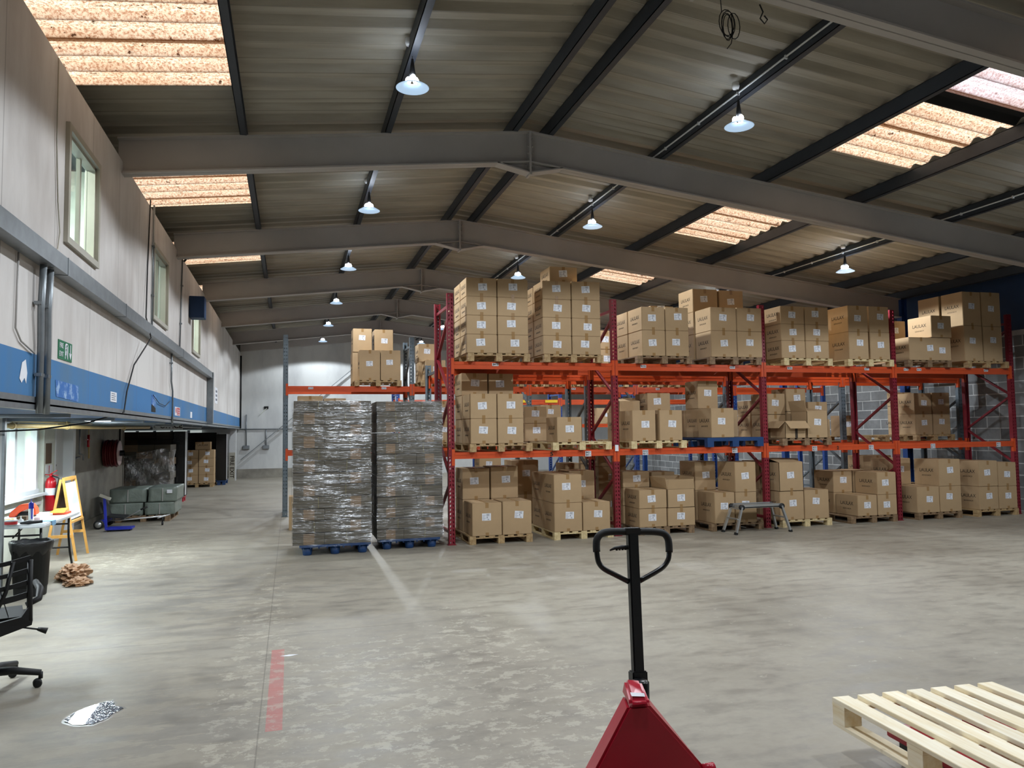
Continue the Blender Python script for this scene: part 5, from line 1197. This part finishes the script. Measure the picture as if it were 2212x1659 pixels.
# fire extinguisher on the pier
t = T('fire_extinguisher', 'red fire extinguisher hung on the pale wall behind the table', 'extinguisher', (-3.56, 13.68, .58)); ex, ey = -3.565, 13.45
b = MB(); b.lathe([(0, .58), (.07, .58), (.078, .6), (.078, 1.0), (.06, 1.07), (.025, 1.1), (0, 1.1)], (ex, ey, 0), 20); b.build('cylinder', 'redext', t)
b = MB(); b.lathe([(.0785, .82), (.0785, .93)], (ex, ey, 0), 20); b.build('label_band', 'paper', t)
b = MB(); b.lathe([(0, 1.09), (.022, 1.09), (.022, 1.15), (0, 1.15)], (ex, ey, 0), 12); b.bar((ex, ey, 1.15), (ex + .09, ey - .02, 1.2), .015, .01); b.bar((ex, ey, 1.13), (ex + .1, ey, 1.12), .015, .01); b.tube([(ex - .02, ey, 1.13), (ex - .08, ey, 1.14)], .008, 6); b.build('valve_handle', 'redext', t)
b = MB(); b.tube([(ex + .02, ey - .02, 1.12), (ex + .12, ey - .04, 1.08), (ex + .11, ey - .05, .98)], .011, 8); b.tube([(ex + .11, ey - .05, .98), (ex + .1, ey - .05, .78)], [.022, .032], 10); b.build('horn', 'black', t)
# posters on the pier
b = MB(); b.box(-3.66, 13.5, 1.3, -3.655, 13.8, 1.62); tag(b.build('brown_notice', 'brownp'), 'brown notice pinned on the pale pier over the extinguisher', 'notice')
t = T('tall_notice', 'tall white notice strip with small print on the pier', 'notice', (-3.66, 13.52, 1.13)); b = MB(); b.box(-3.66, 13.52, 1.14, -3.655, 13.86, 1.28); b.build('notice_sheet', 'paper', t)
b = MB(); b.box(-3.6548, 13.66, 1.15, -3.6543, 13.7, 1.27); b.build('print', 'signred', t)
# pipes below soffit
b = MB(); b.tube([(-3.35, 9.6, 1.86), (-2.9, 13.5, 1.86), (-2.6, 16.0, 1.88)], .03, 10); b.tube([(-3.35, 9.6, 1.92), (-3.0, 13.4, 1.92)], .014, 8)
for y, x in ((10.6, -3.24), (12.2, -3.05), (14.6, -2.77)): b.lathe([(.031, -.02), (.04, -.02), (.04, .02), (.031, .02)], (x, y, 1.86), 12, axis='Y'); b.tube([(x, y, 1.88), (x, y, 1.99)], .008, 6)
tag(b.build('ceiling_pipe', 'pipe'), 'yellowed pipe running under the mezzanine above the table', 'pipe')
b = MB(); b.tube([(-2.5, 16.0, 1.91), (-2.3, 22.0, 1.91)], .02, 8); tag(b.build('ceiling_pipe', 'galv'), 'thin grey pipe farther along under the mezzanine', 'pipe')
# strip light over the table
t = T('strip_light', 'wide strip light fixed under the mezzanine edge near the table', 'light', (-2.6, 11.5, 1.93)); b = MB(); b.box(-2.72, 10.7, 1.95, -2.48, 12.3, 1.99); b.build('light_housing', 'whitepl', t)
b = MB(); b.box(-2.7, 10.72, 1.93, -2.5, 12.28, 1.95); b.build('light_tube', 'tubem', t)
area('strip_light_source', (-2.6, 11.5, 1.925), .2, 1.5, TUBE_W, (.86, .96, 1))
t = T('strip_light', 'added unseen strip light under the mezzanine before the white partition', 'light', (-3.2, 7.0, 1.95)); MB().box(-3.3, 6.2, 1.95, -3.1, 7.8, 1.985).build('light_housing', 'whitepl', t)
area('strip_light_source', (-3.2, 7.0, 1.94), .2, 1.5, TUBE_W * 1.6, (.86, .96, 1))  # unseen lamp added to brighten the partition, chair and nearby floor
# hose reel
t = T('hose_reel', 'red fire hose reel with pale disc on the grey wall', 'hose reel', (-3.75, 17.7, 1.0)); c = (-3.75, 17.75, 1.36)
b = MB(); b.lathe([(.06, 0), (.06, .4)], c, 12, axis='X'); b.build('reel_hub', 'blackm', t)
b = MB()
for j in range(6):
    pr = []
    r0 = .255 + (j % 2) * .012
    b.lathe([(r0 + .022 * math.cos(q), .05 + j * .042 + .022 * math.sin(q)) for q in [2 * PI * i / 8 for i in range(9)]], c, 32, axis='X')
b.lathe([(.08, .03), (.25, .03), (.25, .29), (.08, .29)], c, 32, axis='X'); b.build('hose_coil', 'hose', t)
b = MB(); b.lathe([(.0, .30), (.24, .30), (.262, .305), (.262, .315), (.24, .32), (0, .32)], c, 36, axis='X'); b.build('reel_disc', 'hosew', t)
b = MB(); b.lathe([(.0, .321), (.06, .321), (.055, .33), (0, .33)], c, 20, axis='X'); b.build('reel_boss', 'royal', t)
b = MB(); b.tube([(-3.72, 15.75, 1.95), (-3.72, 15.75, 1.4)], .013, 8); b.tube([(-3.72, 15.35, 1.32), (-3.72, 15.75, 1.34)], .02, 8); b.lathe([(0, 0), (.05, 0), (.05, .02), (0, .02)], (-3.72, 15.3, 1.33), 12, axis='X'); b.tube([(-3.72, 15.75, 1.4), (-3.68, 15.85, 1.38), (-3.68, 15.85, 1.28)], .012, 6)
tag(b.build('valve_pipe', 'galv'), 'grey drop pipe with stop valve on the grey wall', 'pipe')
t = T('stop_valve', 'small red valve on brass pipe beside the hose reel', 'valve', (-3.72, 16.2, 1.4)); b = MB(); b.tube([(-3.7, 16.3, 1.95), (-3.7, 16.3, 1.75)], .008, 6); b.tube([(-3.7, 16.3, 1.6), (-3.7, 16.35, 1.4), (-3.7, 16.35, 1.3)], .016, 8); b.build('valve_pipe', 'pipe', t)
b = MB(); b.tube([(-3.69, 16.25, 1.75), (-3.69, 16.25, 1.52)], .022, 8); b.bar((-3.69, 16.1, 1.66), (-3.69, 16.4, 1.66), .02, .015); b.build('valve_body', 'redext', t)
b = MB(); b.tube([(-3.72, 19.2, 1.95), (-3.72, 19.2, 1.25)], .018, 8); b.box(-3.75, 19.1, 1.14, -3.68, 19.3, 1.26); tag(b.build('switch_box', 'black'), 'black switch box on conduit past the hose reel', 'switch')
# grey wrapped packs on a pallet
pallet('palletold', -2.82, 17.45, 0, 'old pallet under the grey-green wrapped packs', 'pallets under the mezzanine')
GP = 'grey-green wrapped packs'
def pack(x0, x1, y0, y1, z0, z1, label, seed):
    random.seed(seed); bm = bmesh.new(); bmesh.ops.create_cube(bm, size=1); bmesh.ops.subdivide_edges(bm, edges=bm.edges[:], cuts=7, use_grid_fill=True)
    from mathutils import noise as mn
    for v in bm.verts:
        s = Vector((v.co.x * (x1 - x0), v.co.y * (y1 - y0), v.co.z * (z1 - z0)))
        s += Vector((mn.noise(s * 9 + Vector((seed, 0, 0))), mn.noise(s * 9 + Vector((0, seed, 0))), 0)) * .014
        e = max(abs(v.co.x), abs(v.co.z)); v.co = s * .97
    me = bpy.data.meshes.new('wrapped_pack'); bm.to_mesh(me); bm.free(); me.materials.append(M['greywrap'])
    t = T('wrapped_pack', label, 'pack', ((x0 + x1) / 2, (y0 + y1) / 2, z0), GP, local=True); put('pack_wrap', me, t, (0, 0, (z1 - z0) / 2 * .97 + .002))
    MB().box(-.008, -(y1 - y0) / 2 - .003, .01, .008, -(y1 - y0) / 2 + .01, z1 - z0 - .02).build('strap', 'steel', t)
    for p in me.polygons: p.use_smooth = True
    return t
pack(-3.48, -2.83, 16.9, 18.0, .13, .38, 'lower grey-green wrapped pack beside the trolley', 1); pack(-2.8, -2.24, 16.86, 18.0, .13, .38, 'lower grey-green wrapped pack at the aisle corner', 2)
pack(-3.46, -2.77, 16.92, 18.0, .385, .66, 'upper grey-green wrapped pack nearer the hose reel', 3); o = pack(-2.74, -2.2, 16.88, 18.0, .385, .68, 'upper grey-green wrapped pack with white label, aisle side', 4)
MB().box(.08, -.575, .17, .18, -.565, .24).build('shipping_label', 'paper', o)
# wheeled trolley (kart seat) and blue platform lift
t = T('blue_platform_trolley', 'small royal blue platform trolley by the grey packs', 'trolley', (-3.1, 15.5, 0)); b = MB(); b.box(-3.18, 15.35, .03, -2.75, 15.65, .065); b.build('platform', 'royal', t, bevel=.005)
b = MB(); b.bar((-3.2, 15.5, .02), (-3.24, 15.5, .62), .04, .04, (0, 1, 0)); b.build('upright', 'royal', t)
b = MB(); b.bar((-3.3, 15.42, .66), (-3.12, 15.44, .58), .06, .05, (0, 0, 1)); b.build('handle_pad', 'cream', t)
for x, y in ((-3.15, 15.38), (-3.15, 15.62), (-2.8, 15.38), (-2.8, 15.62)):
    b = MB(); b.lathe([(0, -.01), (.016, -.01), (.016, .01), (0, .01)], (x, y, .016), 10, axis='X'); b.build('wheel', 'rubber', t)
t = T('hover_kart', 'low black seat kart with chrome frame and two wheels', 'kart', (-3.2, 16.1, 0))
b = MB(); b.lathe([(0, -.04), (.075, -.04), (.085, -.03), (.085, .03), (.075, .04), (0, .04)], (-3.40, 15.85, .086), 20, axis='Y'); b.build('wheel', 'rubber', t)
b = MB(); b.lathe([(.0, -.042), (.055, -.042), (.055, -.045), (0, -.045)], (-3.40, 15.85, .086), 14, axis='Y')
b.build('wheel_hub', 'alu', t)
b = MB(); b.lathe([(0, -.04), (.075, -.04), (.085, -.03), (.085, .03), (.075, .04), (0, .04)], (-3.36, 16.5, .086), 20, axis='Y'); b.build('wheel', 'rubber', t)
b = MB(); b.box(-3.4, 15.9, .09, -3.3, 16.45, .16); b.build('motor_board', 'royal', t, bevel=.01)
b = MB(); b.add([(-3.32, 15.95, .2), (-3.0, 15.95, .16), (-3.0, 16.4, .16), (-3.32, 16.4, .2), (-3.42, 15.98, .48), (-3.42, 16.38, .48)], [(0, 1, 2, 3), (0, 3, 5, 4)]); o = b.build('seat', 'black', t); md = o.modifiers.new('thickness', 'SOLIDIFY'); md.thickness = .04
b = MB(); b.tube([(-3.35, 16.1, .14), (-3.05, 16.1, .13), (-2.3, 16.15, .17)], .014, 8); b.tube([(-3.0, 16.0, .16), (-2.75, 16.0, .3), (-2.62, 16.0, .36)], .01, 8); b.tube([(-2.42, 16.0, .15), (-2.25, 16.3, .18)], .012, 8); b.build('frame_tube', 'alu', t)
b = MB(); b.tube([(-2.72, 16.0, .32), (-2.6, 16.0, .37)], .016, 8); b.build('grip', 'rubber', t)
b = MB(); b.tube([(-2.35, 16.1, .16), (-2.35, 16.1, .06)], .012, 6); b.lathe([(0, -.015), (.032, -.015), (.032, .015), (0, .015)], (-2.35, 16.1, .033), 12, axis='X'); b.build('front_caster', 'rubber', t)
# tall stacks in the recess
def dark_stack(x0, x1, y0, y1, z0, z1, label, mat, edge=None, filmm=None, base='truckred', nrow=8, ncol=3):
    t = T('wrapped_cardboard_stack', label, 'cardboard', ((x0 + x1) / 2, (y0 + y1) / 2, 0), 'wrapped stacks under the mezzanine')
    if mat == 'flat':
        for r_ in range(nrow):
            h = (z1 - z0) / nrow
            for c_i in range(ncol):
                wv = (x1 - x0) / ncol; off = (r_ % 2) * .03
                b = MB(); b.box(x0 + c_i * wv + off, y0 + random.uniform(0, .03), z0 + r_ * h, x0 + (c_i + 1) * wv - .006 + off, y1, z0 + (r_ + 1) * h - .004); b.build('cardboard_bundle', 'flatc' if (r_ + c_i) % 5 == 2 else 'flat', t)
    else: MB().box(x0, y0, z0, x1, y1, z1).build('wrapped_block', mat, t, bevel=.01)
    if edge:
        b = MB(); b.box(x1, y0 - .01, z0 + .03, x1 + .004, y0 + .25, z1); b.build('film_edge', 'filmw', t)
    if filmm:
        b = MB(); nx_, nz_ = 14, 14; vs = [(x0 - .05 + (x1 - x0 + .16) * i / nx_, y0 - .05 + .03 * math.sin(i * 1.3 + j * .8), z0 + (z1 - z0) * (.93 - .18 * abs(i / nx_ - .8)) * j / nz_) for j in range(nz_ + 1) for i in range(nx_ + 1)]
        b.add(vs, [(j * (nx_ + 1) + i, j * (nx_ + 1) + i + 1, (j + 1) * (nx_ + 1) + i + 1, (j + 1) * (nx_ + 1) + i) for j in range(nz_) for i in range(nx_)], 0, True)
        vs = [(x1 + .06 + .02 * math.sin(j), y0 - .05 + .6 * i / 4, z0 + (z1 - z0) * .9 * j / nz_) for j in range(nz_ + 1) for i in range(5)]
        b.add(vs, [(j * 5 + i, j * 5 + i + 1, (j + 1) * 5 + i + 1, (j + 1) * 5 + i) for j in range(nz_) for i in range(4)], 0, True); b.build('stretch_wrap', filmm, t)
    b = MB(); b.box(x0 + .02, y0 + .02, z0 - .04, x1 - .02, y1 - .02, z0)
    for x in (x0 + .08, x1 - .08):
        for y in (y0 + .1, y1 - .1): b.box(x - .05, y - .05, 0, x + .05, y + .05, z0 - .04)
    b.build('pallet_base', base, t); return t
m, N, L, B = nm('milky film'); B.inputs['Base Color'].default_value = (.55, .55, .55, 1); B.inputs['Roughness'].default_value = .3; bump(N, L, B, noise(N, L, coords(N, L, (1, 1, 3)), 20, 3), .8, .01); M['filmw'] = m
dark_stack(-3.95, -2.85, 20.4, 21.4, .14, 1.5, 'loosely film-wrapped cardboard stack past the grey wall corner', 'flat', filmm='filmc')
dark_stack(-4.6, -2.95, 21.6, 22.6, .14, 1.82, 'darker cardboard stack behind the loosely wrapped one', 'flat', ncol=4)
dark_stack(-2.9, -2.62, 21.5, 22.0, .14, 1.82, 'narrow black-film stack with pale edge on red base', 'darkwrap', edge=True)
dark_stack(-2.42, -2.1, 28.0, 29.2, .16, 1.74, 'tall dark wrapped stack with white edge near the fire exit', 'darkwrap', edge=True, base='bluepl')
dark_stack(-3.5, -2.5, 28.9, 29.9, .16, 1.8, 'dark wrapped stack behind the eight small cartons', 'darkwrap', base='bluepl')
pallet('pallet', -2.95, 27.8, 0, 'wooden pallet under the eight cartons below the mezzanine', 'pallets under the mezzanine')
for ci, (x0, x1) in enumerate(((-3.4, -2.91), (-2.9, -2.42))):
    for li in range(4): carton(x0, x1, 27.2, .5, .127 + li * .275, .127 + (li + 1) * .275, 'carton, %s of the %s under the mezzanine' % (LV[4][li], ['column nearer the black film stack', 'column nearer the end wall'][ci]), 'cartons under the mezzanine', True, False)
o = carton(-3.02, -2.55, 27.25, .5, 1.23, 1.49, 'printed carton alone on top of the eight under the mezzanine', 'cartons under the mezzanine', False, False)
put('brand_print', LAU, o, (0, -.0012, .15), FRONT)
# fire exit board
t = T('fire_exit_board', 'upright board with vertical fire exit lettering by the end wall', 'sign', (-2.1, 30.3, 0)); b = MB(); b.box(-2.2, 30.3, 0, -1.97, 30.33, 1.05); b.build('board', 'cream', t)
me = text_mesh('FIRE EXIT', .2, bold=.004); o = put('lettering', me, t, (0.02, -.004, .52), (PI / 2, PI / 2, 0))
# near roof bits: cable tangle and hook hanging from the near roof beam
b = MB(); random.seed(11)
for i in range(5):
    cxx = 3.38 + random.uniform(-.04, .1); b.tube([(cxx + .07 * math.cos(q) * (1 - .1 * i), 5.3, 5.12 - .1 + .11 * math.sin(q) - .01 * i) for q in [2 * PI * k / 14 for k in range(15)]], .004, 5)
b.tube([(3.45, 5.3, 5.1), (3.46, 5.3, 4.95), (3.44, 5.3, 4.85), (3.4, 5.3, 4.8)], .004, 5); b.tube([(3.35, 5.3, 5.25), (3.36, 5.3, 5.1)], .004, 5)
tag(b.build('cable_tangle', 'black'), 'tangle of black cable hanging from the near roof beam', 'cable')
b = MB(); b.tube([(3.72, 5.3, 5.22), (3.75, 5.3, 5.16), (3.72, 5.3, 5.1), (3.76, 5.3, 5.06), (3.79, 5.3, 5.1), (3.76, 5.3, 5.13)], .006, 6); tag(b.build('hook', 'black'), 'small black hook hanging beside the cable tangle', 'hook')
for o in bpy.data.objects:
    if '_local' in o: del o['_local']
